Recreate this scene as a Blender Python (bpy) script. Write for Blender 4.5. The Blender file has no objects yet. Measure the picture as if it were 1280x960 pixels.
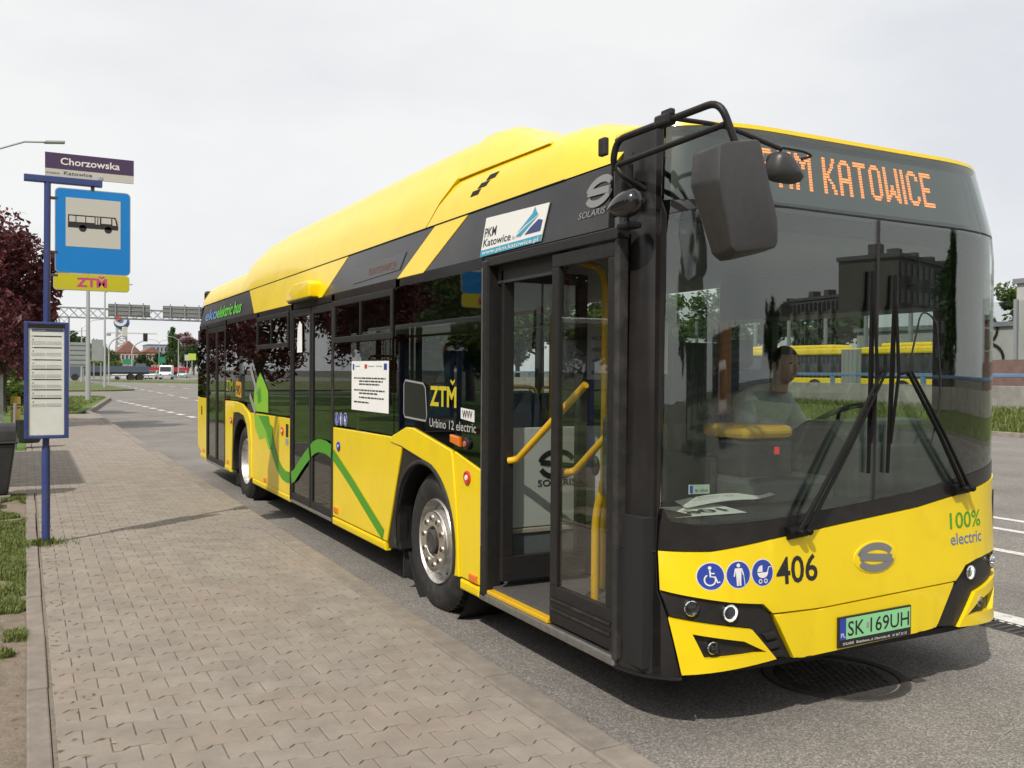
import bpy, bmesh, math, random
from mathutils import Vector, Matrix, noise
import numpy as np
random.seed(7)
R = math.radians
scene = bpy.context.scene
COL = scene.collection

# ------------------------------------------------------------------ camera
CAM_POS = Vector((-2.4683, -3.1836, 1.667))
YAW, PITCH, ROLL = 0.4876, -0.0133, 0.0071
FPX = 1144.9
cam_data = bpy.data.cameras.new('camera')
cam = bpy.data.objects.new('camera', cam_data)
COL.objects.link(cam)
cam_data.sensor_fit = 'HORIZONTAL'
cam_data.sensor_width = 36.0
cam_data.lens = FPX * 36.0 / 1280.0
cam_data.clip_start = 0.05
cam_data.clip_end = 6000
cam.location = CAM_POS
_m = Matrix.Rotation(-YAW, 4, 'Z') @ Matrix.Rotation(R(90) + PITCH, 4, 'X') @ Matrix.Rotation(ROLL, 4, 'Z')
cam.rotation_euler = _m.to_euler()
scene.camera = cam

# ------------------------------------------------------------------ sky and sun
SUN_AZ = Vector((-0.80, -0.60, 0)).normalized()      # towards the sun, on the ground
SUN_EL = R(46)
world = bpy.data.worlds.new('World')
scene.world = world
world.use_nodes = True
wn, wl = world.node_tree.nodes, world.node_tree.links
wn.clear()
w_out = wn.new('ShaderNodeOutputWorld')
w_bg = wn.new('ShaderNodeBackground')
w_sky = wn.new('ShaderNodeTexSky')
w_sky.sky_type = 'NISHITA'
w_sky.sun_disc = False
w_sky.sun_elevation = SUN_EL
w_sky.sun_rotation = math.atan2(SUN_AZ.x, SUN_AZ.y)
w_sky.air_density = 1.0
w_sky.dust_density = 2.0
w_co = wn.new('ShaderNodeTexCoord')
w_map = wn.new('ShaderNodeMapping')
w_map.inputs['Scale'].default_value = (1.0, 1.0, 2.6)
w_noise = wn.new('ShaderNodeTexNoise')
w_noise.inputs['Scale'].default_value = 1.7
w_noise.inputs['Detail'].default_value = 6
w_noise.inputs['Roughness'].default_value = 0.52
w_ramp = wn.new('ShaderNodeValToRGB')                   # thin high cloud: bright veil with greyer folds
w_ramp.color_ramp.elements[0].position = 0.36
w_ramp.color_ramp.elements[0].color = (0.80, 0.82, 0.855, 1)
w_ramp.color_ramp.elements[1].position = 0.62
w_ramp.color_ramp.elements[1].color = (0.985, 0.98, 0.97, 1)
w_str = wn.new('ShaderNodeVectorMath')
w_str.operation = 'SCALE'
w_str.inputs['Scale'].default_value = 0.10              # strength of the clear sky behind the veil
w_mix = wn.new('ShaderNodeMixRGB')
w_mix.inputs['Fac'].default_value = 0.90
wl.new(w_co.outputs['Generated'], w_map.inputs['Vector'])
wl.new(w_map.outputs['Vector'], w_noise.inputs['Vector'])
wl.new(w_noise.outputs['Fac'], w_ramp.inputs['Fac'])
wl.new(w_sky.outputs['Color'], w_str.inputs[0])
wl.new(w_str.outputs['Vector'], w_mix.inputs['Color1'])
wl.new(w_ramp.outputs['Color'], w_mix.inputs['Color2'])
wl.new(w_mix.outputs['Color'], w_bg.inputs['Color'])
w_bg.inputs['Strength'].default_value = 1.0
wl.new(w_bg.outputs['Background'], w_out.inputs['Surface'])

sun_data = bpy.data.lights.new('sun', 'SUN')
sun_data.energy = 3.6
sun_data.angle = R(0.9)
sun_data.color = (1.0, 0.945, 0.86)
sun = bpy.data.objects.new('sun', sun_data)
COL.objects.link(sun)
_to_sun = Vector((SUN_AZ.x * math.cos(SUN_EL), SUN_AZ.y * math.cos(SUN_EL), math.sin(SUN_EL)))
sun.rotation_euler = _to_sun.to_track_quat('Z', 'Y').to_euler()
sun.location = (-20, -15, 25)

scene.view_settings.view_transform = 'Standard'
scene.view_settings.look = 'None'
scene.view_settings.exposure = 0.0
scene.view_settings.gamma = 1.0
scene.view_settings.use_curve_mapping = False
scene.cycles.max_bounces = 8
scene.cycles.transparent_max_bounces = 24
scene.cycles.caustics_reflective = False
scene.cycles.caustics_refractive = False
scene.cycles.use_denoising = True

# ------------------------------------------------------------------ materials
MATS = {}
def srgb(r, g, b):
    f = lambda c: (c / 255) / 12.92 if c / 255 <= 0.04045 else ((c / 255 + 0.055) / 1.055) ** 2.4
    return (f(r), f(g), f(b))

def mat(name, col, rough=0.5, metal=0.0, coat=0.0, var=0.0, vscale=8.0, bump=0.0, bscale=60.0, emit=None, estr=1.0,
        dirt=None, spec=0.5, island=0.0, objrand=0.0, detail=5.0):
    """Principled material; var = noise variation of the base colour, bump = fine relief, island/objrand = tone per piece."""
    if name in MATS:
        return MATS[name]
    m = bpy.data.materials.new(name)
    m.use_nodes = True
    nt = m.node_tree
    n, l = nt.nodes, nt.links
    b = n['Principled BSDF']
    b.inputs['Base Color'].default_value = (*col, 1)
    b.inputs['Roughness'].default_value = rough
    b.inputs['Metallic'].default_value = metal
    b.inputs['Coat Weight'].default_value = coat
    b.inputs['Coat Roughness'].default_value = 0.06
    b.inputs['Specular IOR Level'].default_value = spec
    src = None
    co = None
    def coords():
        nonlocal co
        if co is None:
            co = n.new('ShaderNodeNewGeometry')
        return co.outputs['Position']
    if var or dirt or island or objrand:
        base = n.new('ShaderNodeRGB'); base.outputs[0].default_value = (*col, 1)
        src = base.outputs[0]
        def scale_by(sock_val, lo, hi):
            nonlocal src
            mr = n.new('ShaderNodeMapRange')
            mr.inputs['To Min'].default_value = lo; mr.inputs['To Max'].default_value = hi
            l.new(sock_val, mr.inputs['Value'])
            vm = n.new('ShaderNodeVectorMath'); vm.operation = 'SCALE'
            l.new(src, vm.inputs[0]); l.new(mr.outputs['Result'], vm.inputs['Scale'])
            src = vm.outputs['Vector']
        if var:
            t = n.new('ShaderNodeTexNoise')
            t.inputs['Scale'].default_value = vscale; t.inputs['Detail'].default_value = detail
            t.inputs['Roughness'].default_value = 0.65
            l.new(coords(), t.inputs['Vector'])
            mr0 = n.new('ShaderNodeMapRange')
            mr0.inputs['From Min'].default_value = 0.3; mr0.inputs['From Max'].default_value = 0.7
            l.new(t.outputs['Fac'], mr0.inputs['Value'])
            scale_by(mr0.outputs['Result'], 1 - var, 1 + var)
        if island:
            g = n.new('ShaderNodeNewGeometry')
            scale_by(g.outputs['Random Per Island'], 1 - island, 1 + island)
        if objrand:
            g = n.new('ShaderNodeObjectInfo')
            scale_by(g.outputs['Random'], 1 - objrand, 1 + objrand)
        if dirt:                                        # (colour, amount, scale, lo, hi): patches with a shape of their own
            dc, da, ds, lo, hi = dirt
            t = n.new('ShaderNodeTexNoise')
            t.inputs['Scale'].default_value = ds; t.inputs['Detail'].default_value = 8
            t.inputs['Roughness'].default_value = 0.7
            l.new(coords(), t.inputs['Vector'])
            mr = n.new('ShaderNodeMapRange')
            mr.inputs['From Min'].default_value = lo; mr.inputs['From Max'].default_value = hi
            mr.inputs['To Max'].default_value = da
            l.new(t.outputs['Fac'], mr.inputs['Value'])
            mx = n.new('ShaderNodeMixRGB')
            l.new(mr.outputs['Result'], mx.inputs['Fac'])
            l.new(src, mx.inputs['Color1']); mx.inputs['Color2'].default_value = (*dc, 1)
            src = mx.outputs['Color']
        l.new(src, b.inputs['Base Color'])
    if bump:
        t = n.new('ShaderNodeTexNoise')
        t.inputs['Scale'].default_value = bscale; t.inputs['Detail'].default_value = 6
        t.inputs['Roughness'].default_value = 0.7
        l.new(coords(), t.inputs['Vector'])
        bp = n.new('ShaderNodeBump')
        bp.inputs['Strength'].default_value = 1.0
        bp.inputs['Distance'].default_value = bump
        l.new(t.outputs['Fac'], bp.inputs['Height'])
        l.new(bp.outputs['Normal'], b.inputs['Normal'])
    if emit:
        b.inputs['Emission Color'].default_value = (*emit, 1)
        b.inputs['Emission Strength'].default_value = estr
    MATS[name] = m
    return m

def glass(name, tint, ior=1.6, rough=0.0, wave=0.0):
    """Thin tinted pane: real fresnel mirror over a tinted clear sheet (each of its two faces takes tint once)."""
    if name in MATS:
        return MATS[name]
    m = bpy.data.materials.new(name)
    m.use_nodes = True
    n, l = m.node_tree.nodes, m.node_tree.links
    n.clear()
    o = n.new('ShaderNodeOutputMaterial')
    mx = n.new('ShaderNodeMixShader')
    fr = n.new('ShaderNodeFresnel'); fr.inputs['IOR'].default_value = ior
    gb = n.new('ShaderNodeNewGeometry')                 # same fresnel from both faces of the pane
    bi = n.new('ShaderNodeMapRange'); bi.inputs['To Min'].default_value = ior; bi.inputs['To Max'].default_value = 1.0 / ior
    l.new(gb.outputs['Backfacing'], bi.inputs['Value']); l.new(bi.outputs['Result'], fr.inputs['IOR'])
    tr = n.new('ShaderNodeBsdfTransparent'); tr.inputs['Color'].default_value = (*tint, 1)
    gl = n.new('ShaderNodeBsdfGlossy'); gl.inputs['Roughness'].default_value = rough
    gl.inputs['Color'].default_value = (0.96, 0.98, 0.97, 1)
    if wave:
        g = n.new('ShaderNodeNewGeometry')
        t = n.new('ShaderNodeTexNoise'); t.inputs['Scale'].default_value = 1.3; t.inputs['Detail'].default_value = 0
        bp = n.new('ShaderNodeBump'); bp.inputs['Distance'].default_value = wave
        l.new(g.outputs['Position'], t.inputs['Vector']); l.new(t.outputs['Fac'], bp.inputs['Height'])
        l.new(bp.outputs['Normal'], gl.inputs['Normal']); l.new(bp.outputs['Normal'], fr.inputs['Normal'])
    l.new(fr.outputs['Fac'], mx.inputs['Fac']); l.new(tr.outputs[0], mx.inputs[1]); l.new(gl.outputs[0], mx.inputs[2])
    l.new(mx.outputs[0], o.inputs['Surface'])
    MATS[name] = m
    return m

def leaf_mat(name, col, var=0.35, trans=0.35):
    if name in MATS:
        return MATS[name]
    m = bpy.data.materials.new(name)
    m.use_nodes = True
    n, l = m.node_tree.nodes, m.node_tree.links
    b = n['Principled BSDF']
    b.inputs['Roughness'].default_value = 0.55
    g = n.new('ShaderNodeNewGeometry')
    mr = n.new('ShaderNodeMapRange'); mr.inputs['To Min'].default_value = 1 - var; mr.inputs['To Max'].default_value = 1 + var
    l.new(g.outputs['Random Per Island'], mr.inputs['Value'])
    vm = n.new('ShaderNodeVectorMath'); vm.operation = 'SCALE'; vm.inputs[0].default_value = col
    l.new(mr.outputs['Result'], vm.inputs['Scale'])
    l.new(vm.outputs['Vector'], b.inputs['Base Color'])
    t = n.new('ShaderNodeBsdfTranslucent')
    l.new(vm.outputs['Vector'], t.inputs['Color'])
    mx = n.new('ShaderNodeMixShader'); mx.inputs['Fac'].default_value = trans
    l.new(b.outputs[0], mx.inputs[1]); l.new(t.outputs[0], mx.inputs[2])
    l.new(mx.outputs[0], n['Material Output'].inputs['Surface'])
    MATS[name] = m
    return m

# ------------------------------------------------------------------ objects
def tag(o, label=None, cat=None, group=None, kind=None):
    if label: o['label'] = label
    if cat: o['category'] = cat
    if group: o['group'] = group
    if kind: o['kind'] = kind
    return o

def empty(name, loc, label=None, cat=None, group=None, rz=0.0):
    o = bpy.data.objects.new(name, None)
    o.empty_display_size = 0.2
    COL.objects.link(o)
    o.location = loc
    o.rotation_euler = (0, 0, rz)
    return tag(o, label, cat, group)

def link(name, me, parent=None, local=False):
    o = bpy.data.objects.new(name, me)
    COL.objects.link(o)
    if parent is not None:
        o.parent = parent
        if not local:
            o.matrix_parent_inverse = world_inv(parent)
    return o

def world_inv(p):
    m = Matrix.Identity(4)
    while p is not None:
        m = (p.matrix_parent_inverse @ p.matrix_basis) @ m if p.parent else p.matrix_basis @ m
        p = p.parent
    return m.inverted()

def copy_tree(o, parent=None):
    c = o.copy()
    COL.objects.link(c)
    c.parent = parent
    for ch in o.children:
        copy_tree(ch, c)
    return c

class MB:
    """Collects shapes for ONE mesh object."""
    def __init__(s):
        s.v = []; s.f = []
    def add(s, verts, faces):
        k = len(s.v)
        s.v += [tuple(p) for p in verts]
        s.f += [tuple(i + k for i in f) for f in faces]
        return s
    def box(s, x0, x1, y0, y1, z0, z1):
        return s.add([(x0, y0, z0), (x1, y0, z0), (x1, y1, z0), (x0, y1, z0), (x0, y0, z1), (x1, y0, z1), (x1, y1, z1), (x0, y1, z1)],
                     [(3, 2, 1, 0), (4, 5, 6, 7), (0, 1, 5, 4), (1, 2, 6, 5), (2, 3, 7, 6), (3, 0, 4, 7)])
    def obox(s, c, size, m=None):
        hx, hy, hz = (q / 2 for q in size)
        pts = [Vector((a * hx, b * hy, d * hz)) for d in (-1, 1) for a, b in ((-1, -1), (1, -1), (1, 1), (-1, 1))]
        if m is not None:
            pts = [m @ q for q in pts]
        return s.add([q + Vector(c) for q in pts], [(3, 2, 1, 0), (4, 5, 6, 7), (0, 1, 5, 4), (1, 2, 6, 5), (2, 3, 7, 6), (3, 0, 4, 7)])
    def tube(s, path, r, n=8, caps=True):
        path = [Vector(p) for p in path]
        rs = r if isinstance(r, (list, tuple)) else [r] * len(path)
        prev = None
        rings = []
        for i, p in enumerate(path):
            d = (path[min(i + 1, len(path) - 1)] - path[max(i - 1, 0)]).normalized()
            if prev is None:
                a = d.orthogonal().normalized()
            else:
                a = (prev - d * prev.dot(d)).normalized()
            prev = a
            b = d.cross(a)
            rings.append([p + (a * math.cos(2 * math.pi * k / n) + b * math.sin(2 * math.pi * k / n)) * rs[i] for k in range(n)])
        vs = [q for ring in rings for q in ring]
        fs = []
        for i in range(len(path) - 1):
            for k in range(n):
                k2 = (k + 1) % n
                fs.append((i * n + k, i * n + k2, (i + 1) * n + k2, (i + 1) * n + k))
        if caps:
            fs.append(tuple(reversed(range(n))))
            fs.append(tuple((len(path) - 1) * n + k for k in range(n)))
        return s.add(vs, fs)
    def lathe(s, prof, o, axis, n=24, close=False):
        """prof: (radius, height along axis)"""
        o = Vector(o); ax = Vector(axis).normalized(); a = ax.orthogonal().normalized(); b = ax.cross(a)
        vs = []; fs = []
        for r, h in prof:
            for k in range(n):
                t = 2 * math.pi * k / n
                vs.append(o + ax * h + (a * math.cos(t) + b * math.sin(t)) * max(r, 1e-4))
        for i in range(len(prof) - 1):
            for k in range(n):
                k2 = (k + 1) % n
                fs.append((i * n + k, i * n + k2, (i + 1) * n + k2, (i + 1) * n + k))
        if close:
            fs.append(tuple(reversed(range(n)))); fs.append(tuple((len(prof) - 1) * n + k for k in range(n)))
        return s.add(vs, fs)
    def prism(s, poly, f, d0, d1):
        """poly of 2D points, f(h, v, d) -> 3D, from depth d0 to d1"""
        n = len(poly)
        vs = [f(h, v, d0) for h, v in poly] + [f(h, v, d1) for h, v in poly]
        fs = [tuple(range(n)), tuple(reversed(range(n, 2 * n)))] + [(i, (i + 1) % n, n + (i + 1) % n, n + i) for i in range(n)]
        return s.add(vs, fs)
    def sphere(s, c, r, nu=14, nv=8):
        c = Vector(c); rx, ry, rz = r if isinstance(r, (tuple, list)) else (r, r, r)
        vs = [c + Vector((0, 0, -rz))]
        for j in range(1, nv):
            ph = -math.pi / 2 + math.pi * j / nv
            for i in range(nu):
                t = 2 * math.pi * i / nu
                vs.append(c + Vector((rx * math.cos(ph) * math.cos(t), ry * math.cos(ph) * math.sin(t), rz * math.sin(ph))))
        vs.append(c + Vector((0, 0, rz)))
        fs = []
        for i in range(nu):
            fs.append((0, 1 + (i + 1) % nu, 1 + i))
            for j in range(nv - 2):
                a = 1 + j * nu
                fs.append((a + i, a + (i + 1) % nu, a + nu + (i + 1) % nu, a + nu + i))
            fs.append((len(vs) - 1, 1 + (nv - 2) * nu + i, 1 + (nv - 2) * nu + (i + 1) % nu))
        return s.add(vs, fs)
    def mesh(s, name, m, smooth=None, bev=0.0, seg=2, fix=True):
        me = bpy.data.meshes.new(name)
        me.from_pydata([tuple(p) for p in s.v], [], s.f)
        if bev or fix:
            bm = bmesh.new(); bm.from_mesh(me)
            if fix:
                bmesh.ops.recalc_face_normals(bm, faces=bm.faces[:])
            if bev:
                es = [e for e in bm.edges if e.is_manifold and e.calc_face_angle(0) > R(25)]
                bmesh.ops.bevel(bm, geom=es, offset=bev, segments=seg, affect='EDGES', clamp_overlap=True, profile=0.5)
            bm.to_mesh(me); bm.free()
        if m is not None:
            me.materials.append(m)
        if smooth is not None:
            me.shade_smooth()
            me.set_sharp_from_angle(angle=R(smooth))
        return me
    def build(s, name, m, parent=None, smooth=None, bev=0.0, seg=2, fix=True, local=False):
        return link(name, s.mesh(name, m, smooth, bev, seg, fix), parent, local)

def panel(name, poly, mp, d, th, m, parent, bev=0.004, step=None, seg=2, vcuts=()):
    """A plate with outline poly (h, v) on a surface mp(h, v, depth), outer face at depth d, th thick, its rim rounded."""
    bm = bmesh.new()
    bm.faces.new([bm.verts.new((h, v, 0)) for h, v in poly])
    if step:
        lo, hi = min(p[0] for p in poly), max(p[0] for p in poly)
        k = 1
        while lo + k * step < hi - 1e-4:
            bmesh.ops.bisect_plane(bm, geom=bm.verts[:] + bm.edges[:] + bm.faces[:], plane_co=(lo + k * step, 0, 0), plane_no=(1, 0, 0))
            k += 1
    for vc in vcuts:                        # follow the kinks of the surface up the panel
        bmesh.ops.bisect_plane(bm, geom=bm.verts[:] + bm.edges[:] + bm.faces[:], plane_co=(0, vc, 0), plane_no=(0, 1, 0))
    bm.normal_update()
    if bm.faces[:][0].normal.z < 0:
        bmesh.ops.reverse_faces(bm, faces=bm.faces[:])
    top = bm.faces[:]
    bnd = [e for e in bm.edges if len(e.link_faces) == 1]
    low = {v: bm.verts.new((v.co.x, v.co.y, -th)) for v in bm.verts[:]}
    for f in top:
        bm.faces.new([low[v] for v in reversed(f.verts)])
    for e in bnd:
        a, b = e.verts
        lp = [lo_ for lo_ in e.link_loops if lo_.face in top][0]
        a, b = lp.vert, lp.link_loop_next.vert
        bm.faces.new([b, a, low[a], low[b]])
    if bev and 'glass' not in m.name:       # panes keep a true flat face so that mirrored lines stay straight
        bmesh.ops.bevel(bm, geom=bnd, offset=bev, segments=seg, affect='EDGES', clamp_overlap=True, profile=0.5)
    for v in bm.verts:
        v.co = mp(v.co.x, v.co.y, d + v.co.z)
    bmesh.ops.recalc_face_normals(bm, faces=bm.faces[:])
    me = bpy.data.meshes.new(name)
    bm.to_mesh(me); bm.free()
    me.materials.append(m)
    me.shade_smooth(); me.set_sharp_from_angle(angle=R(17))
    return link(name, me, parent)

def ribbon2(path, w):
    """2D stroke outline of constant (or listed) width -> (verts, quads)"""
    n = len(path)
    ws = w if isinstance(w, (list, tuple)) else [w] * n
    vs, fs = [], []
    for i, (x, y) in enumerate(path):
        ax, ay = path[max(i - 1, 0)]; bx, by = path[min(i + 1, n - 1)]
        dx, dy = bx - ax, by - ay
        q = math.hypot(dx, dy) or 1
        nx, ny = -dy / q * ws[i] / 2, dx / q * ws[i] / 2
        vs += [(x + nx, y + ny), (x - nx, y - ny)]
    for i in range(n - 1):
        fs.append((2 * i, 2 * i + 1, 2 * i + 3, 2 * i + 2))
    return vs, fs

def arc(cx, cy, rx, ry, a0, a1, n=16):
    return [(cx + rx * math.cos(R(a0 + (a1 - a0) * i / n)), cy + ry * math.sin(R(a0 + (a1 - a0) * i / n))) for i in range(n + 1)]

def disc2(cx, cy, rx, ry=None, n=28):
    return arc(cx, cy, rx, ry or rx, 0, 360, n)[:-1]

class Flat:
    """Flat print: 2D shapes (right, up) laid on a surface."""
    def __init__(s):
        s.v = []; s.f = []
    def poly(s, pts):
        k = len(s.v); s.v += list(pts); s.f.append(tuple(range(k, k + len(pts)))); return s
    def stroke(s, path, w):
        v, f = ribbon2(path, w); k = len(s.v); s.v += v; s.f += [tuple(i + k for i in q) for q in f]; return s
    def text(s, body, x, y, h, width=None, bold=0.0, align='LEFT', slant=0.0, flip=False):
        """h = height of capitals; width stretches the line to that width"""
        cu = bpy.data.curves.new('txt', 'FONT')
        cu.body = body
        cu.size = 1.0
        cu.offset = bold
        cu.resolution_u = 3
        ob = bpy.data.objects.new('txt', cu)
        COL.objects.link(ob)
        dg = bpy.context.evaluated_depsgraph_get()
        me = bpy.data.meshes.new_from_object(ob.evaluated_get(dg))
        vs = [(p.co.x, p.co.y) for p in me.vertices]
        fs = [tuple(p.vertices) for p in me.polygons]
        bpy.data.objects.remove(ob); bpy.data.curves.remove(cu); bpy.data.meshes.remove(me)
        if not vs:
            return s
        x0, x1 = min(p[0] for p in vs), max(p[0] for p in vs)
        sy = h / 0.73
        sx = sy if width is None else width / max(x1 - x0, 1e-6)
        off = {'LEFT': 0, 'CENTER': -(x1 - x0) / 2, 'RIGHT': -(x1 - x0)}[align]
        k = len(s.v)
        s.v += [(x + (p[0] - x0 + off) * sx * (-1 if flip else 1) + slant * p[1] * sy, y + p[1] * sy) for p in vs]
        s.f += [tuple(i + k for i in q) for q in fs]
        return s
    def build(s, name, mp, m, parent, local=False):
        me = bpy.data.meshes.new(name)
        me.from_pydata([tuple(mp(x, y)) for x, y in s.v], [], s.f)
        me.materials.append(m)
        return link(name, me, parent, local)

def bar_path(pts, r, k=6):
    """polyline with rounded corners of radius r"""
    pts = [Vector(p) for p in pts]
    out = [pts[0]]
    for i in range(1, len(pts) - 1):
        a, b, c = pts[i - 1], pts[i], pts[i + 1]
        d1 = (a - b).normalized(); d2 = (c - b).normalized()
        q = min(r, (a - b).length * .45, (c - b).length * .45)
        p0, p2 = b + d1 * q, b + d2 * q
        for j in range(k + 1):
            t = j / k
            out.append(p0 * (1 - t) ** 2 + b * 2 * t * (1 - t) + p2 * t * t)
    out.append(pts[-1])
    return out

def at(u, v, fwd):
    """point seen at photo pixel (u, v) at fwd metres in front of the camera"""
    r3, u3 = (u - 640) / FPX, -(v - 480) / FPX
    cr, sr = math.cos(ROLL), math.sin(ROLL)
    r, u2 = r3 * cr - u3 * sr, r3 * sr + u3 * cr
    cp, sp = math.cos(PITCH), math.sin(PITCH)
    fw, up = cp - u2 * sp, sp + u2 * cp
    c, s_ = math.cos(YAW), math.sin(YAW)
    return CAM_POS + Vector((r * c + fw * s_, -r * s_ + fw * c, up)) * fwd
# ================================================================== the setting
def asphalt(name, col, stains):
    m = bpy.data.materials.new(name); m.use_nodes = True
    n, l = m.node_tree.nodes, m.node_tree.links
    b = n['Principled BSDF']; b.inputs['Roughness'].default_value = 0.88
    b.inputs['Specular IOR Level'].default_value = 0.35
    g = n.new('ShaderNodeNewGeometry')
    vo = n.new('ShaderNodeTexVoronoi'); vo.inputs['Scale'].default_value = 125
    l.new(g.outputs['Position'], vo.inputs['Vector'])
    sep = n.new('ShaderNodeSeparateColor'); l.new(vo.outputs['Color'], sep.inputs['Color'])
    r1 = n.new('ShaderNodeValToRGB')                 # stone chips of different tones in dark binder
    e = r1.color_ramp.elements
    e[0].position = 0.0; e[0].color = (0.55, 0.55, 0.55, 1)
    e[1].position = 1.0; e[1].color = (1.55, 1.53, 1.48, 1)
    q = e.new(0.72); q.color = (1.0, 1.0, 1.0, 1)
    l.new(sep.outputs['Red'], r1.inputs['Fac'])
    t2 = n.new('ShaderNodeTexNoise'); t2.inputs['Scale'].default_value = 0.55; t2.inputs['Detail'].default_value = 7
    t2.inputs['Roughness'].default_value = 0.62
    l.new(g.outputs['Position'], t2.inputs['Vector'])
    mr = n.new('ShaderNodeMapRange'); mr.inputs['From Min'].default_value = 0.3; mr.inputs['From Max'].default_value = 0.72
    mr.inputs['To Min'].default_value = 1 - stains; mr.inputs['To Max'].default_value = 1 + stains
    l.new(t2.outputs['Fac'], mr.inputs['Value'])
    v1 = n.new('ShaderNodeVectorMath'); v1.operation = 'SCALE'
    l.new(r1.outputs['Color'], v1.inputs[0]); l.new(mr.outputs['Result'], v1.inputs['Scale'])
    v2 = n.new('ShaderNodeVectorMath'); v2.operation = 'MULTIPLY'; v2.inputs[1].default_value = col
    l.new(v1.outputs['Vector'], v2.inputs[0]); l.new(v2.outputs['Vector'], b.inputs['Base Color'])
    bp = n.new('ShaderNodeBump'); bp.inputs['Distance'].default_value = 0.004
    l.new(vo.outputs['Distance'], bp.inputs['Height']); l.new(bp.outputs['Normal'], b.inputs['Normal'])
    MATS[name] = m
    return m

M_ASPH = asphalt('asphalt', (0.235, 0.219, 0.20), 0.24)
M_GRND = mat('dry_ground', (0.10, 0.10, 0.07), 0.95, var=0.3, vscale=0.2)
M_LAWN = mat('lawn', (0.10, 0.17, 0.028), 0.9, var=0.35, vscale=2.0, bump=0.03, bscale=30)
M_LAWN2 = mat('rough_lawn', (0.105, 0.135, 0.035), 0.9, var=0.4, vscale=0.9, bump=0.05, bscale=12)
M_DIRT = mat('trodden_earth', (0.27, 0.215, 0.165), 0.95, var=0.22, vscale=14, bump=0.02, bscale=45,
             dirt=((0.10, 0.12, 0.035), 0.75, 2.2, 0.50, 0.66))
M_KERB = mat('kerb_concrete', (0.245, 0.212, 0.178), 0.9, var=0.2, vscale=9, bump=0.004, bscale=160, objrand=0.10)
M_PAV = mat('paver_concrete', (0.270, 0.236, 0.198), 0.88, var=0.17, vscale=5, bump=0.003, bscale=190, objrand=0.05,
            dirt=((0.30, 0.225, 0.175), 0.6, 0.9, 0.50, 0.70))
M_PAVS = mat('paver_concrete_far', (0.270, 0.236, 0.198), 0.88, var=0.17, vscale=5, bump=0.003, bscale=190, island=0.05,
             dirt=((0.30, 0.225, 0.175), 0.6, 0.9, 0.50, 0.70))
M_SAND = mat('joint_sand', (0.205, 0.172, 0.135), 0.95, var=0.3, vscale=40, bump=0.004, bscale=150)
M_WHITE_LINE = mat('road_paint', (0.62, 0.61, 0.58), 0.8, var=0.15, vscale=12, dirt=((0.2, 0.19, 0.18), 0.7, 9, 0.52, 0.68))

def sheet(name, pts, z, m, kind='structure', zs=None):
    me = bpy.data.meshes.new(name)
    me.from_pydata([(x, y, (zs[i] if zs else z)) for i, (x, y) in enumerate(pts)], [], [tuple(range(len(pts)))])
    bm = bmesh.new(); bm.from_mesh(me); bm.normal_update()
    if bm.faces[:][0].normal.z < 0: bmesh.ops.reverse_faces(bm, faces=bm.faces[:])
    bm.to_mesh(me); bm.free()
    me.materials.append(m)
    o = link(name, me); o['kind'] = kind
    return o

def slab(name, pts, z0, z1, m, kind='structure', bev=0.0):
    o = MB().prism(pts, lambda h, v, d: (h, v, d), z0, z1).build(name, m, bev=bev)
    o['kind'] = kind
    return o

sheet('ground', [(-3000, -3000), (3000, -3000), (3000, 3000), (-3000, 3000)], -0.06, M_GRND)
road = sheet('road', [(-0.32, -90), (21.0, -90), (21.0, 150), (60, 190), (60, 420), (-60, 420), (-60, 128), (-40, 60), (-1, 31.3), (-0.32, 31.3)], 0.0, M_ASPH)

# --- bus stop platform: base, pavers, kerb stones, edging
PZ = 0.14
platform = slab('platform_pavement', [(-0.40, -7), (-0.40, 31.0), (-2.375, 31.0), (-2.375, 16.1), (-3.78, 16.1), (-3.78, 9.6), (-2.375, 9.6), (-2.375, -7)], 0.0, PZ - 0.0065, M_SAND)

PS = 1.0                                  # block length 0.20 m, rows 0.1375 m apart
def paver_out(half=0):
    w, hi, lo = 0.0975 * PS, 0.0796 * PS, 0.0518 * PS
    top = [(-w, hi * .985), (-0.066 * PS, hi), (-0.036 * PS, lo), (0.036 * PS, lo), (0.066 * PS, hi), (w, hi * .985)]
    if half: top = [(0.003, lo)] + top[3:]
    out = top + [(x, -y) for x, y in reversed(top)]
    return [(-x, -y) for x, y in out] if half < 0 else out
def paver_geo(half=0):
    out = paver_out(half)
    n = len(out)
    cx_ = sum(p[0] for p in out) / n
    ins = [(cx_ + (x - cx_) * (1 - 0.004 / 0.10), y * (1 - 0.004 / 0.07)) for x, y in out]
    vs = [(x, y, -0.03) for x, y in out] + [(x, y, -0.003) for x, y in out] + [(x, y, 0.0) for x, y in ins]
    fs = [tuple(reversed(range(2 * n, 3 * n)))]
    for i in range(n):
        j = (i + 1) % n
        fs += [(i, n + i, n + j, j), (n + i, 2 * n + i, 2 * n + j, n + j)]
    return vs, fs
PV = {h: paver_geo(h) for h in (-1, 0, 1)}
PM = {h: MB().add(*PV[h]).mesh('paver', M_PAV) for h in PV}
pav_list = []
row = 0
yy = -3.0
while yy < 31.0:
    L_ = 0.2 * PS
    n_full = 16 if 9.5 < yy < 16 else 9
    x_end = -0.46 - L_ * (n_full + .5)
    if row % 2:
        pav_list += [(-0.46 - L_ * (k + .5), yy, 0) for k in range(n_full)] + [(x_end, yy, 1)]
    else:
        pav_list += [(-0.46, yy, -1)] + [(-0.46 - L_ * (k + 1), yy, 0) for k in range(n_full)]
    yy += 0.1375 * PS
    row += 1
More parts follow.
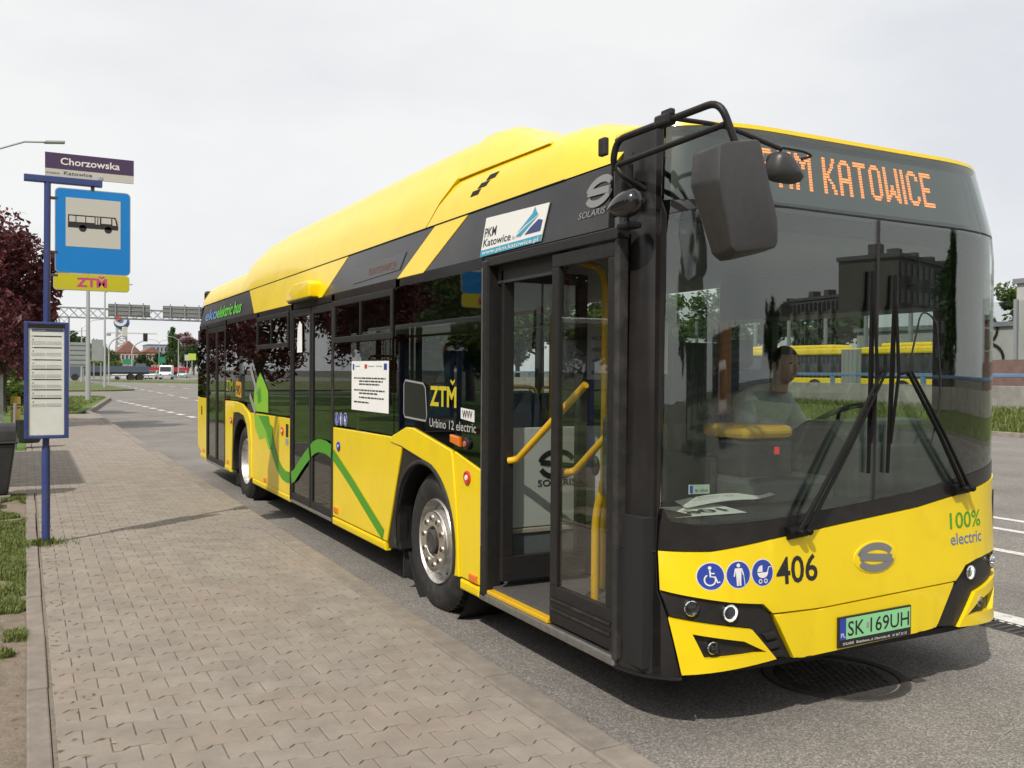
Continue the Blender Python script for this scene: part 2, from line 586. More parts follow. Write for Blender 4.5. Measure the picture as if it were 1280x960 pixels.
def in_view(x, y):
    d = Vector((x, y, PZ)) - CAM_POS
    fw = d.x * math.sin(YAW) + d.y * math.cos(YAW)
    r = d.x * math.cos(YAW) - d.y * math.sin(YAW)
    if fw < 0.5: return None
    u, v = 640 + FPX * r / fw, 465 - FPX * d.z / fw
    return fw if (-20 < u < 1300 and v < 985) else None
vis = sorted((in_view(x, y), x, y) for x, y, h in pav_list if in_view(x, y))
near = set((x, y) for _, x, y in vis[:300])
far_b = MB()
rp = random.Random(3)
for x, y, hf in pav_list:
    dz = PZ + rp.uniform(-0.0012, 0.0012)
    rot = rp.gauss(0, 0.006)
    tx, ty = rp.gauss(0, 0.0035), rp.gauss(0, 0.0035)
    if (x, y) in near:
        o = bpy.data.objects.new('paver', PM[hf])
        COL.objects.link(o)
        o.parent = platform
        o.location = (x, y, dz)
        o.rotation_euler = (tx, ty, rot)
    elif -1.5 < y:
        c, s_ = math.cos(rot), math.sin(rot)
        pv_v, pv_f = PV[hf]; n = len(pv_v) // 3
        far_b.add([(x + a * c - b * s_, y + a * s_ + b * c, dz + h + a * -ty + b * tx) for a, b, h in pv_v[n:]],
                  [tuple(i - n for i in f) for f in pv_f if min(f) >= n])
o = far_b.build('distant_pavers', M_PAVS, platform, fix=False)
o['kind'] = 'stuff'

kerb = slab('kerb', [(-0.46, -7), (-0.33, -7), (-0.33, 31), (-0.46, 31)], -0.05, PZ - 0.012, M_KERB)
ks = MB().box(-0.0775, 0.0775, -0.494, 0.494, -0.16, 0.0).mesh('kerb_stone', M_KERB, bev=0.012)
for i in range(36):
    o = bpy.data.objects.new('kerb_stone', ks); COL.objects.link(o); o.parent = kerb
    o.location = (-0.3775 + rp.uniform(-.004, .004), -4.6 + i, PZ + 0.006 + rp.uniform(-.003, .003))
    o.rotation_euler = (rp.gauss(0, .002), rp.gauss(0, .006), rp.gauss(0, .002))
edging = slab('platform_edging', [(-2.45, -6), (-2.40, -6), (-2.40, 9.6), (-2.45, 9.6)], 0.0, PZ - 0.012, M_KERB)
es_ = MB().box(-0.045, 0.045, -0.494, 0.494, -0.12, 0.0).mesh('edging_stone', M_KERB, bev=0.008)
for i in list(range(14)) + list(range(20, 35)):
    o = bpy.data.objects.new('edging_stone', es_); COL.objects.link(o); o.parent = edging
    o.location = (-2.425 + rp.uniform(-.005, .005), -3.8 + i, PZ + 0.004 + rp.uniform(-.004, .004))
    o.rotation_euler = (rp.gauss(0, .003), rp.gauss(0, .02), rp.gauss(0, .003))
# strip of sand between pavers and edging is the base itself

# --- trodden verge left of the platform, with tufts of grass
def grid(name, x0, x1, y0, y1, nx, ny, zf, m, kind='structure'):
    vs = [(x0 + (x1 - x0) * i / nx, y0 + (y1 - y0) * j / ny) for j in range(ny + 1) for i in range(nx + 1)]
    fs = [(j * (nx + 1) + i, j * (nx + 1) + i + 1, (j + 1) * (nx + 1) + i + 1, (j + 1) * (nx + 1) + i) for j in range(ny) for i in range(nx)]
    me = bpy.data.meshes.new(name)
    me.from_pydata([(x, y, zf(x, y)) for x, y in vs], [], fs)
    me.materials.append(m); me.shade_smooth()
    o = link(name, me); o['kind'] = kind
    return o
def verge_z(x, y):
    return PZ - 0.018 + 0.03 * noise.noise(Vector((x * 1.7, y * 1.7, 0))) + 0.012 * noise.noise(Vector((x * 6, y * 6, 3))) - 0.012 * max(0, min(1, (x + 2.6) * 5))
grid('verge', -9, -2.455, -5, 9.6, 90, 200, verge_z, M_DIRT)
M_BLADE = leaf_mat('grass_blade', (0.155, 0.19, 0.045), 0.45, 0.25)
def blades(name, spots, label, hs=(0.015, 0.05), w=0.004):
    b = MB()
    rg = random.Random(5)
    for x, y, z in spots:
        h = rg.uniform(*hs); a = rg.uniform(0, 6.283); le = rg.uniform(0.2, 0.9) * h
        dx, dy = math.cos(a), math.sin(a)
        ww = w * rg.uniform(.7, 1.3)
        p = Vector((x, y, z)); q = p + Vector((dx * le * .4, dy * le * .4, h * .6)); t = p + Vector((dx * le, dy * le, h))
        s_ = Vector((-dy, dx, 0)) * ww
        b.add([p - s_, p + s_, q + s_ * .7, q - s_ * .7, t], [(0, 1, 2, 3), (3, 2, 4)])
    o = b.build(name, M_BLADE, fix=False)
    return tag(o, label, 'grass', kind='stuff')
sp = []
rg = random.Random(11)
for _ in range(150000):
    x = -2.47 - abs(rg.gauss(0, 0.75)); y = rg.uniform(0.8, 9.5)
    f = noise.noise(Vector((x * 1.5, y * 0.9, 7))) + 0.35 * noise.noise(Vector((x * 4, y * 3, 2)))
    if f > 0.02 - 0.12 * (y > 4.6) + 0.25 * (y < 2.6):
        sp.append((x, y, verge_z(x, y) - 0.004))
blades('grass_tufts', sp, 'patchy short grass on the trodden verge beside the platform')
sp = []
for _ in range(520):
    a = rg.uniform(0, 6.283); r = abs(rg.gauss(0, 0.11))
    sp.append((-2.36 + r * math.cos(a) * 1.2, 5.72 + r * math.sin(a) * .7, PZ - 0.004))
blades('weeds', sp, 'weeds growing round the foot of the blue stop pole', (0.02, 0.075), 0.005)

rb = MB()
for _ in range(260):                       # dry leaf bits, twigs and grit along the edges of the paving
    e_ = rg.random()
    if e_ < .55: x, y, z = -2.36 + abs(rg.gauss(0, .10)), rg.uniform(.5, 9), PZ + .003
    elif e_ < .8: x, y, z = -2.5 - abs(rg.gauss(0, .3)), rg.uniform(.8, 6), None
    else: x, y, z = -.30 + abs(rg.gauss(0, .06)), rg.uniform(-.5, 9), .004
    if z is None: z = verge_z(x, y) + .004
    a, L_, w_ = rg.uniform(0, 6.28), rg.uniform(.006, .028), rg.uniform(.003, .008)
    c_, s2 = math.cos(a), math.sin(a)
    P_ = lambda u_, v_, h_: (x + u_ * c_ - v_ * s2, y + u_ * s2 + v_ * c_, z + h_)
    rb.add([P_(-L_, 0, .001), P_(0, -w_, .004), P_(L_, 0, .001), P_(0, w_, .004)], [(0, 1, 2, 3)])
tag(rb.build('dry_litter', mat('dry_bits', (.22, .17, .11), .9, island=.6), fix=False), 'dry leaf bits and grit along the paving edges', 'litter', kind='stuff')

# --- lawns further on
lawn1 = slab('lawn', [(-0.62, 33.6), (-0.25, 36.5), (1.42, 50.5), (1.3, 53.0), (0.3, 54.6), (-3, 56.5), (-40, 58), (-40, 31.2), (-4.05, 31.2), (-1.4, 31.2)], 0.0, 0.13, M_LAWN)
slab('lawn', [(5.0, 73.5), (4.6, 80), (4, 124), (-60, 130), (-60, 68), (-2, 69.5), (3.2, 71.2)], 0.0, 0.10, M_LAWN2)
slab('lawn', [(6, 128), (14, 112), (34, 102), (80, 96), (80, 118), (30, 128), (6, 146)], 0.0, 0.10, M_LAWN2)
slab('lawn', [(-3.85, 9.65), (-3.85, 16.15), (-2.475, 16.15), (-2.475, 31.15), (-30, 31.15), (-30, -6), (-9.05, -6), (-9.05, 9.65)], 0.0, 0.12, M_LAWN)
kp = [(-0.42, 31.1), (-0.5, 33.4), (-0.17, 36.4), (1.5, 50.6), (1.42, 53.1), (0.4, 54.8)]
k2 = slab('lawn_kerb', [(-0.60, 31.02), (-0.40, 31.02), (-0.40, 31.05), (-0.60, 31.05)], -0.02, 0.05, M_KERB)
for (ax, ay), (bx, by) in zip(kp, kp[1:]):
    L = math.hypot(bx - ax, by - ay); n = max(1, round(L))
    for i in range(n):
        t0, t1 = i / n, (i + 1) / n
        cx, cy = ax + (bx - ax) * (t0 + t1) / 2, ay + (by - ay) * (t0 + t1) / 2
        o = bpy.data.objects.new('kerb_stone', ks); COL.objects.link(o); o.parent = k2
        o.location = (cx, cy, 0.145); o.rotation_euler = (0, 0, math.atan2(by - ay, bx - ax) - R(90)); o.scale = (1, L / n, 1)
sp = []
for _ in range(16000):
    x, y = rg.uniform(-6, 1.3), rg.uniform(31.3, 53)
    if x < -0.9 + (y - 33.6) * 0.128 or (y < 33.6 and x < -1.4):
        sp.append((x, y, 0.12))
blades('lawn_grass', sp, 'mown green lawn where the platform ends', (0.04, 0.10), 0.02)

# --- road markings
mk = MB()
def stripe(b, x0, y0, x1, y1, w):
    d = Vector((x1 - x0, y1 - y0, 0)).normalized(); s_ = Vector((-d.y, d.x, 0)) * w / 2
    b.add([Vector((x0, y0, 0.004)) - s_, Vector((x0, y0, 0.004)) + s_, Vector((x1, y1, 0.004)) + s_, Vector((x1, y1, 0.004)) - s_], [(0, 1, 2, 3)])
def marking(name, segs, w, label):
    e = None
    for k, (a, b_, c, d) in enumerate(segs):
        b = MB(); stripe(b, a, b_, c, d, w)
        o = b.build(name, M_WHITE_LINE, road, fix=False)
marking('lane_line', [(3.47, -2, 3.42, 7)], 0.22, '')
segs = []
y = 8.0
while y < 49:
    x = 3.42 - max(0, (y - 14)) * 0.046
    segs.append((x, y, x - 0.04, y + 1.0)); y += 2.0
marking('lane_dash', segs, 0.24, '')
marking('lane_line', [(5.72, -2, 5.72, 34), (6.86, -2, 6.86, 30), (7.55, -2, 7.55, 30)], 0.13, '')
segs = [(5.6 + (y - 40) * .01, y, 5.6 + (y - 40) * .01, y + 3) for y in range(40, 100, 6)] + [(9.2 + (y - 40) * .02, y, 9.2 + (y - 40) * .02, y + 4) for y in range(40, 110, 10)]
marking('lane_dash', segs, 0.14, '')

M_CRACK = mat('crack_filler', (.31, .29, .265), .9, var=.3, vscale=20)
for pts in (((1.30, -.62), (1.75, -.44), (2.2, -.30), (2.75, -.22), (3.1, -.05)), ((2.05, -.12), (2.15, -.02), (2.22, .12)), ((4.0, -1.0), (4.3, 1.2), (4.2, 3.0), (4.5, 6.0))):
    v_, f_ = ribbon2([(x + rp.uniform(-.015, .015), y + rp.uniform(-.015, .015)) for (ax, ay), (bx, by) in zip(pts, pts[1:]) for x, y in [(ax + (bx - ax) * t / 8, ay + (by - ay) * t / 8) for t in range(8)]], .006)
    MB().add([(x, y, .003) for x, y in v_], f_).build('crack', M_CRACK, road, fix=False)

# --- gutter grate, manhole
M_IRON = mat('cast_iron', (0.06, 0.054, 0.048), 0.7, metal=0.3, var=0.35, vscale=25, bump=0.003, bscale=120, dirt=((0.11, 0.10, 0.09), 0.7, 7, .45, .65))
g = empty('gutter_grate', (3.27, 0.6, 0), 'slotted iron drain grate in the gutter beside the white line', 'drain grate')
MB().box(3.15, 3.165, -2.0, 2.6, -0.05, 0.005).box(3.37, 3.385, -2.0, 2.6, -0.05, 0.005).build('frame', M_IRON, g)
bar = MB().box(-0.10, 0.10, -0.012, 0.012, -0.04, 0.0045).mesh('bar', M_IRON)
for i in range(76):
    o = bpy.data.objects.new('bar', bar); COL.objects.link(o); o.parent = g; o.location = (0, -2.56 + i * 0.06, 0)
MB().box(3.165, 3.37, -2.0, 2.6, 0.0015, 0.0025).build('slot_bottom', mat('drain_dark', (0.012, 0.012, 0.012), 0.9), g)
mh = empty('manhole_cover', (1.47, 0.42, 0), 'round patterned iron manhole cover under the front bumper', 'manhole cover')
MB().lathe([(0.335, -0.03), (0.335, 0.006), (0.345, 0.008), (0.385, 0.008), (0.39, 0.0)], (1.47, 0.42, 0), (0, 0, 1), 48).build('frame', M_IRON, mh, smooth=30)
MB().lathe([(0.32, -0.02), (0.32, 0.004), (0.31, 0.006), (0.0, 0.006)], (1.47, 0.42, 0), (0, 0, 1), 48).build('lid', M_IRON, mh, smooth=30)
st = MB()
for i in range(-6, 7):
    for j in range(-6, 7):
        px_, py_ = i * 0.046 + (j % 2) * 0.023, j * 0.046
        if math.hypot(px_, py_) < 0.285:
            st.box(1.47 + px_ - .013, 1.47 + px_ + .013, .42 + py_ - .013, .42 + py_ + .013, 0.006, 0.010)
so = st.build('raised_pattern', M_IRON, mh); so['kind'] = 'stuff'
MB().box(1.78, 1.86, 0.14, 0.20, 0.0, 0.007).build('lifting_lug', M_IRON, mh, bev=.002)

# --- far side of the road: kerb, bank, low wall with railing
M_CONC = mat('wall_concrete', (0.30, 0.285, 0.26), 0.9, var=0.25, vscale=1.2, bump=0.004, bscale=40, dirt=((0.17, 0.16, 0.14), .7, 1.3, .5, .7))
fk = slab('far_kerb', [(20.95, -40), (21.1, -40), (21.1, 100), (20.95, 100)], -0.05, 0.10, M_KERB)
fks = MB().box(-0.09, 0.09, -0.99, 0.99, -0.15, 0.0).mesh('kerb_stone', M_KERB, bev=0.012)
for i in range(30):
    o = bpy.data.objects.new('kerb_stone', fks); COL.objects.link(o); o.parent = fk; o.location = (21.02, 3 + 2 * i, 0.125)
grid('bank', 21.1, 24.02, -40, 100, 12, 200, lambda x, y: 0.10 + 0.17 * (x - 21.1) + 0.05 * noise.noise(Vector((x, y * .7, 0))), M_LAWN2)
sp = []
for _ in range(26000):
    x, y = rg.uniform(21.15, 24.0), rg.uniform(8, 24)
    sp.append((x, y, 0.08 + 0.17 * (x - 21.1)))
blades('bank_grass', sp, 'long grass on the bank below the concrete wall', (0.08, 0.26), 0.012)
lw = empty('roadside_wall', (24.15, 20, 0.4), 'low pale concrete wall along the far side of the road', 'wall')
for i in range(22):
    MB().box(24.02, 24.28, -20 + 5 * i + .008, -15 + 5 * i - .008, 0.3, 1.34).build('wall_panel', M_CONC, lw, bev=.01)
M_BLUE_RAIL = mat('blue_rail_paint', (0.13, 0.21, 0.34), 0.4, var=.15, vscale=3)
rl = empty('guard_railing', (24.75, 20, .9), 'blue steel guard railing behind the concrete wall', 'railing')
MB().box(24.70, 24.80, -20, 90, 1.60, 1.72).build('rail', M_BLUE_RAIL, rl, bev=.02)
pst = MB().box(-.04, .04, -.09, .09, -.95, 0.0).mesh('post', M_BLUE_RAIL, bev=.01)
for i in range(28):
    o = link('post', pst, rl, local=True); o.location = (0, -38 + 4 * i, 0.74)
grid('median', 24.3, 30, -40, 100, 10, 100, lambda x, y: 1.05 - 0.14 * (x - 24.3) + 0.06 * noise.noise(Vector((x, y * .5, 0))), M_LAWN2)
sheet('bus_road', [(30, -60), (30, 120), (52, 120), (52, -60)], 0.24, M_ASPH)
# ================================================================== the bus at the stop
BW, BL = 2.55, 12.45
CX = BW / 2
def lean(z):                       # side wall leans in above the windows
    return float(np.interp(z, [2.30, 2.69, 2.86], [0.0, 0.06, 0.10]))
def nose(z):                       # front leans back with height
    return float(np.interp(z, [0.0, 0.62, 0.97, 2.30, 2.45, 2.86], [0.0, 0.0, 0.027, 0.028, 0.029, 0.105]))
FM, FB, T0 = 2.6, 0.45, 0.45               # flat middle, rounded corners
_th = np.linspace(0, math.pi / 2, 2001)
_s = T0 + (1 - T0) * np.sin(_th) ** (2 / FM)
_sy = FB - FB * np.cos(_th) ** (2 / FM)
_mid = np.linspace(-T0, T0, 61)[1:-1]
_cx = CX + CX * np.concatenate([-_s[::-1], _mid, _s])
_cy = np.concatenate([_sy[::-1], _mid * 0, _sy])
_ca = np.concatenate([[0], np.cumsum(np.hypot(np.diff(_cx), np.diff(_cy)))])
A_END = float(_ca[-1])
def XA(x):                         # bus width position -> arc length round the front
    return float(np.interp(x, _cx, _ca))
def f_xy(a):
    if a < 0: return 0.0, FB - a
    if a > A_END: return BW, FB + a - A_END
    return float(np.interp(a, _ca, _cx)), float(np.interp(a, _ca, _cy))
def front_map(a, z, d):
    x, y = f_xy(a); x0, y0 = f_xy(a - 0.01); x1, y1 = f_xy(a + 0.01)
    tx, ty = x1 - x0, y1 - y0; q = math.hypot(tx, ty) or 1
    nx, ny = ty / q, -tx / q       # outward
    k = (1 - lean(z) / CX) * float(np.interp(z, [0.9, 1.05], [0.987, 1.0]))
    if x > CX: k *= 1 - 0.014 * (x - CX) / CX
    return Vector((CX + (x - CX) * k + nx * d, y + nose(z) + ny * d, z))
def side_map(y, z, d):
    return Vector((lean(z) - d, y, z))
def far_map(y, z, d):
    return Vector((BW - lean(z) + d, y, z))
def FP(pts):                       # (x, z) on the front -> (a, z)
    return [(XA(x), z) for x, z in pts]
def side_print(d):
    return lambda r, u: side_map(-r, u, d)
def front_print(d):
    return lambda x, z: front_map(XA(x), z, d)

M_YEL = mat('yellow_paint', (0.86, 0.628, 0.003), 0.34, coat=0.35, var=0.035, vscale=1.2, dirt=((0.50, 0.33, 0.03), 0.22, 2.5, .5, .75))
M_BLK = mat('black_gloss_panel', (0.016, 0.0145, 0.0145), 0.24, coat=0.0, spec=.42, var=.2, vscale=3, dirt=((0.05, 0.044, 0.040), .45, 2.0, .45, .75))
M_SAT = mat('black_satin_plastic', (0.019, 0.0175, 0.017), 0.42, var=0.2, vscale=20, bump=0.0006, bscale=400, spec=.3)
M_RUB = mat('rubber', (0.020, 0.019, 0.018), 0.75, var=.3, vscale=12, dirt=((0.09, 0.08, 0.07), .5, 6, .48, .72))
M_DARK = mat('underbody', (0.012, 0.012, 0.012), 0.8)
M_ALU = mat('aluminium', (0.52, 0.51, 0.49), 0.35, metal=0.9, var=.15, vscale=20)
M_STEEL = mat('wheel_steel', (0.70, 0.68, 0.65), 0.40, metal=0.85, var=.18, vscale=14, dirt=((0.16, 0.13, 0.10), .6, 9, .5, .7))
M_CHR = mat('polished_cover', (0.80, 0.77, 0.72), 0.32, metal=1.0, dirt=((0.20, 0.16, 0.13), .5, 16, .52, .70))
M_GLS = glass('side_glass', (0.40, 0.40, 0.385), 1.60, wave=0.0006)
M_WSC = glass('windscreen_glass', (0.84, 0.88, 0.85), 1.75)
M_DGL = glass('door_glass', (0.92, 0.93, 0.91), 1.5, wave=0.0008)
M_WHT = mat('white_print', (0.74, 0.73, 0.70), 0.6)
M_PAPER = mat('paper', (0.82, 0.82, 0.80), 0.8, var=.05, vscale=9)
M_INK = mat('black_print', (0.015, 0.014, 0.014), 0.55)
M_GREYP = mat('grey_print', (0.30, 0.30, 0.30), 0.5)
M_BLUEP = mat('blue_print', (0.025, 0.055, 0.34), 0.45)
M_CYANP = mat('cyan_print', (0.03, 0.30, 0.44), 0.45)
M_NAVYP = mat('navy_print', (0.03, 0.05, 0.16), 0.5)
M_GRNP = mat('green_print', (0.07, 0.30, 0.012), 0.4)
M_LIMEP = mat('lime_print', (0.24, 0.50, 0.03), 0.4)
M_REDP = mat('red_print', (0.55, 0.03, 0.03), 0.4)
M_ORNG = mat('orange_lens', (0.75, 0.18, 0.01), 0.25, coat=.5)
M_REDL = mat('red_button', (0.55, 0.03, 0.02), 0.3, coat=.4)
M_SILV = mat('silver_print', (0.50, 0.50, 0.50), 0.35, metal=.5)
M_RAIL = mat('yellow_handrail', (0.72, 0.42, 0.01), 0.38, coat=.3, var=.06, vscale=9)
M_FLR = mat('bus_floor', (0.075, 0.072, 0.07), 0.7, var=.3, vscale=60)
M_INT = mat('interior_grey', (0.13, 0.14, 0.14), 0.6, var=.05, vscale=5)
M_INTD = mat('interior_dark', (0.035, 0.037, 0.038), 0.6)
M_SEAT = mat('seat_moquette', (0.035, 0.06, 0.12), 0.9, var=.4, vscale=60)
M_LENS = glass('lamp_lens', (0.93, 0.95, 0.94), 1.5)
M_REFL = mat('lamp_reflector', (0.80, 0.80, 0.80), 0.12, metal=1.0)

bus = empty('electric_bus', (CX, 6.0, 0), 'yellow and black electric city bus stopped at the kerb with its front door open', 'bus')
B = bus

# --- carcass
ch_, fl_b = MB(), MB()
for y0, y1, e_ in ((.55, 2.08, 0), (2.08, 3.40, .36), (3.40, 8.36, 0), (8.36, 9.66, .36), (9.66, 12.2, 0)):
    ch_.box(0.10 + e_, BW - .10 - e_, y0, y1, 0.27, 0.335)
    fl_b.box(0.04 + e_, BW - .05 - e_, y0 - (.05 if y0 < 1 else 0), y1, 0.336, 0.36)
ch_.build('chassis', M_DARK, B)
fl_b.build('floor', M_FLR, B)
MB().box(0.06, BW - .06, 0.45, 12.35, 2.36, 2.42).build('ceiling', M_INT, B)
MB().box(0.10, BW - .10, 12.25, 12.32, 0.3, 2.36).build('rear_bulkhead', M_INTD, B)
MB().box(0.09, BW - .09, 0.42, 12.38, 2.43, 2.72).build('roof_frame', M_DARK, B)
for yc in (2.74, 9.0):             # wheel boxes inside
    MB().box(0.36, 0.72, yc - .62, yc + .62, 0.36, 1.05).build('wheel_box', M_INTD, B, bev=.03)
    MB().box(BW - .72, BW - .05, yc - .62, yc + .62, 0.36, 1.05).build('wheel_box', M_INTD, B, bev=.03)
MB().box(0.72, BW - .72, 10.2, 12.25, 0.36, 0.70).build('engine_bench', M_INTD, B, bev=.03)

# --- lower yellow side panels (door side): outline in (y, z)
SB = 0.275
def sp_(name, poly, mt=None, d=0.0, th=0.03, bev=0.008, **k):
    return panel(name, poly, side_map, d, th, mt or M_YEL, B, bev, **k)
sp_('side_panel', [(11.56, 0.27), (11.56, 1.222), (12.30, 1.222), (12.30, 0.40), (11.80, 0.29)])
sp_('side_panel', [(10.08, 0.27), (10.08, 1.236), (9.55, 1.245), (9.30, 1.245), (9.50, 1.09), (9.60, 0.92), (9.655, 0.27)])
sp_('wheel_arch_panel', [(9.29, 1.247), (8.90, 1.225), (8.55, 1.145), (8.42, 1.06), (8.33, 0.80), (8.30, 0.335), (8.40, 0.305), (8.47, 0.31), (8.50, 0.78), (8.60, 0.97), (8.78, 1.08), (9.10, 1.11), (9.47, 1.095)], d=0.012)
sp_('side_panel', [(8.285, 0.335), (8.315, 0.80), (8.405, 1.07), (8.50, 1.135), (6.47, 1.155), (6.47, 0.335)])
sp_('side_panel', [(4.945, 0.345), (4.945, 1.152), (3.46, 1.165), (3.38, 1.115), (3.22, 1.10), (3.53, 0.345)])
sp_('wheel_arch_panel', [(3.445, 1.125), (3.395, 1.175), (3.11, 1.257), (2.97, 1.258), (2.30, 1.15), (2.275, 1.10), (2.20, 0.72), (2.165, 0.345), (2.245, 0.335), (2.30, 0.66), (2.43, 0.92), (2.62, 1.02), (3.20, 1.107)], d=0.012)
sp_('side_panel', [(2.265, 1.148), (1.87, 1.06), (1.87, 0.345), (2.16, 0.345), (2.195, 0.72)])
# sills (the rounded lower lip below each panel)
for y0, y1 in ((11.58, 12.12), (9.67, 10.07), (6.48, 8.28), (3.55, 4.94), (1.88, 2.16)):
    sp_('skirt', [(y0, 0.27), (y1, 0.27), (y1, 0.335), (y0, 0.335)], d=0.006, th=0.05, bev=0.014)
# wheel openings in black plastic
def arch(yc, zc, ri, ro, out):
    pts = [(yc + ri * math.cos(t), zc + ri * math.sin(t)) for t in np.linspace(-.30, math.pi + .30, 30)]
    return pts + out[::-1]
sp_('wheel_surround', arch(2.77, 0.485, .54, 0, [(3.53, 0.29), (3.55, 0.5), (3.42, 1.0), (3.25, 1.19), (2.95, 1.20), (2.42, 1.12), (2.24, 0.95), (2.17, 0.66), (2.12, 0.30)]), M_SAT, d=-.014, th=.10, bev=.012)
sp_('wheel_surround', arch(9.04, 0.485, .54, 0, [(9.70, 0.29), (9.70, 0.5), (9.64, 0.98), (9.45, 1.18), (9.1, 1.19), (8.70, 1.13), (8.50, 0.98), (8.42, 0.75), (8.38, 0.30)]), M_SAT, d=-.014, th=.10, bev=.012)
lip = [(2.77 + .545 * math.cos(t), .485 + .545 * math.sin(t)) for t in np.linspace(-.25, math.pi + .25, 30)]
MB().tube([side_map(y, z, 0.012) for y, z in lip], .016, 8).build('arch_lip', M_RUB, B, smooth=40)
for yc in (2.74, 9.0):             # wheel housing behind
    MB().lathe([(0.60, 0.0), (0.60, 0.42), (0.0, 0.42)], (0.09, yc, 0.50), (1, 0, 0), 28).build('wheel_housing', M_DARK, B)
    MB().lathe([(0.60, 0.0), (0.60, 0.42), (0.0, 0.42)], (BW - 0.09, yc, 0.50), (-1, 0, 0), 28).build('wheel_housing', M_DARK, B)
    MB().box(0.07, 0.34, yc + .60, yc + .62, 0.10, 0.45).build('mud_flap', M_RUB, B, bev=.004)

# --- wheels
def wheel(loc, front, side=-1, rz=0.0):
    w = empty('wheel', loc); w.parent = B; w.matrix_parent_inverse = world_inv(B)
    ax = (side, 0, 0)
    T = MB().lathe([(0.30, -.135), (0.40, -.14), (0.455, -.115), (0.478, -.09), (0.480, 0.0), (0.478, .09), (0.455, .115), (0.425, .13), (0.40, .132), (0.385, .136), (0.37, .132), (0.33, .122), (0.298, .10)], (0, 0, 0), ax, 56)
    ty = T.build('tyre', M_RUB, w, smooth=35, local=True)
    tread = MB()
    for k in range(56):
        t = 2 * math.pi * k / 56
        for off, dz in ((-.07, 0), (-.025, .5), (.025, 0), (.07, .5)):
            q = t + dz * 2 * math.pi / 56
            m = Matrix.Rotation(-q, 3, 'X')
            tread.obox(m @ Vector((off, 0, 0.4805)), (0.034, 0.038, 0.012), m)
    o = tread.build('tread', M_RUB, ty, local=True); o['kind'] = 'stuff'
    if front:
        prof = [(0.30, .105), (0.292, .12), (0.282, .105), (0.270, .03), (0.235, .025), (0.222, .06), (0.214, .118), (0.205, .128), (0.12, .128), (0.11, .118)]
        MB().lathe(prof, (0, 0, 0), ax, 48).build('rim', M_STEEL, w, smooth=30, local=True)
        cov = MB().lathe([(0.212, .128), (0.208, .140), (0.112, .140), (0.104, .130), (0.10, .08), (0.0, .08)], (0, 0, 0), ax, 48).build('trim_ring', M_CHR, w, smooth=30, local=True)
        MB().lathe([(0.088, .08), (0.086, .150), (0.070, .158), (0.05, .150), (0, .150)], (0, 0, 0), ax, 32).build('hub', M_IRON, w, smooth=30, local=True)
        for k in range(10):
            t = 2 * math.pi * (k + .3) / 10
            c = Vector((0, 0.163 * math.cos(t), 0.163 * math.sin(t)))
            MB().lathe([(0.026, .1405), (0.025, .147), (0.019, .147), (0.018, .1415), (0.0, .1415)], c, ax, 16).build('nut_ring', M_CHR, w, smooth=30, local=True)
            MB().lathe([(0.0165, .1425), (0.0165, .150), (0.0, .152)], c, ax, 6).build('wheel_nut', M_IRON, w, local=True)
        for k in range(10):        # hand holes in the dish
            t = 2 * math.pi * (k + .8) / 10
            m = Matrix.Rotation(t, 3, 'X')
            MB().lathe([(0.021, 0.0), (0.0, 0.0)], m @ Vector((side * .062, 0.2455, 0)), m @ Vector((side * .75, .66, 0)), 14).build('hand_hole', M_DARK, w, local=True)
    else:
        prof = [(0.30, .105), (0.292, .12), (0.282, .105), (0.272, .02), (0.255, -.02), (0.235, -.06), (0.17, -.075), (0.12, -.075), (0.11, -.02), (0.10, .02), (0.07, .03), (0.0, .03)]
        MB().lathe(prof, (0, 0, 0), ax, 48).build('rim', M_STEEL, w, smooth=30, local=True)
        for k in range(10):
            t = 2 * math.pi * k / 10
            c = Vector((0, 0.15 * math.cos(t), 0.15 * math.sin(t)))
            MB().lathe([(0.018, -.08), (0.018, -.045), (0.0, -.043)], c, ax, 6).build('wheel_nut', M_STEEL, w, local=True)
    w.rotation_euler = (0, 0, rz)
    return w
wheel((0.19, 2.74, 0.472), True)
wheel((0.19, 9.00, 0.472), False)
wheel((BW - .19, 2.74, 0.472), False, 1)
wheel((BW - .19, 9.00, 0.472), False, 1)

# --- door-side glazing, pillars and the black band below the roof
HZ = 2.30
MB().box(0.012, 0.06, 1.87, 12.3, HZ + .002, 2.37).build('window_header', M_BLK, B)
def window(y0, y1, z0, z1, upper=None):
    w = panel('side_window', [(y0, z0), (y0, z1), (y1, z1), (y1, z0)], side_map, 0.0, 0.008, M_GLS, B, 0.003)
    if upper:                       # top-hung opening light with its frame
        a, b, lo, hi, mid = upper
        f = MB()
        for (p, q, r_, s_) in ((a, b, hi - .05, hi), (a, b, lo, lo + .05), (a, a + .05, lo + .05, hi - .05), (b - .05, b, lo + .05, hi - .05), (mid - .012, mid + .012, lo + .05, hi - .05)):
            f.box(-0.012, 0.014, p, q, r_, s_)
        f.build('window_frame', M_SAT, w, bev=.004)
    return w
window(11.57, 12.38, 1.235, HZ - .004)
MB().box(.03, .06, 11.57, 12.3, 1.2, 2.30).build('inner_wall', M_INTD, B)
window(8.10, 10.06, 1.262, HZ - .004)
window(6.50, 8.085, 1.17, HZ - .004, (6.54, 8.05, 1.915, HZ - .006, 7.33))
window(3.39, 4.93, 1.178, HZ - .004, (3.40, 4.925, 1.915, HZ - .006, 4.17))
panel('side_window', [(1.88, 1.075), (1.88, HZ - .004), (3.37, HZ - .004), (3.37, 1.19), (3.12, 1.27), (2.97, 1.27), (2.30, 1.163)], side_map, 0, .008, M_GLS, B, .003)
panel('side_window', [(8.62, 1.175), (8.62, 1.25), (8.09, 1.25), (8.09, 1.16), (8.5, 1.15)], side_map, -0.004, .008, M_BLK, B, .003)
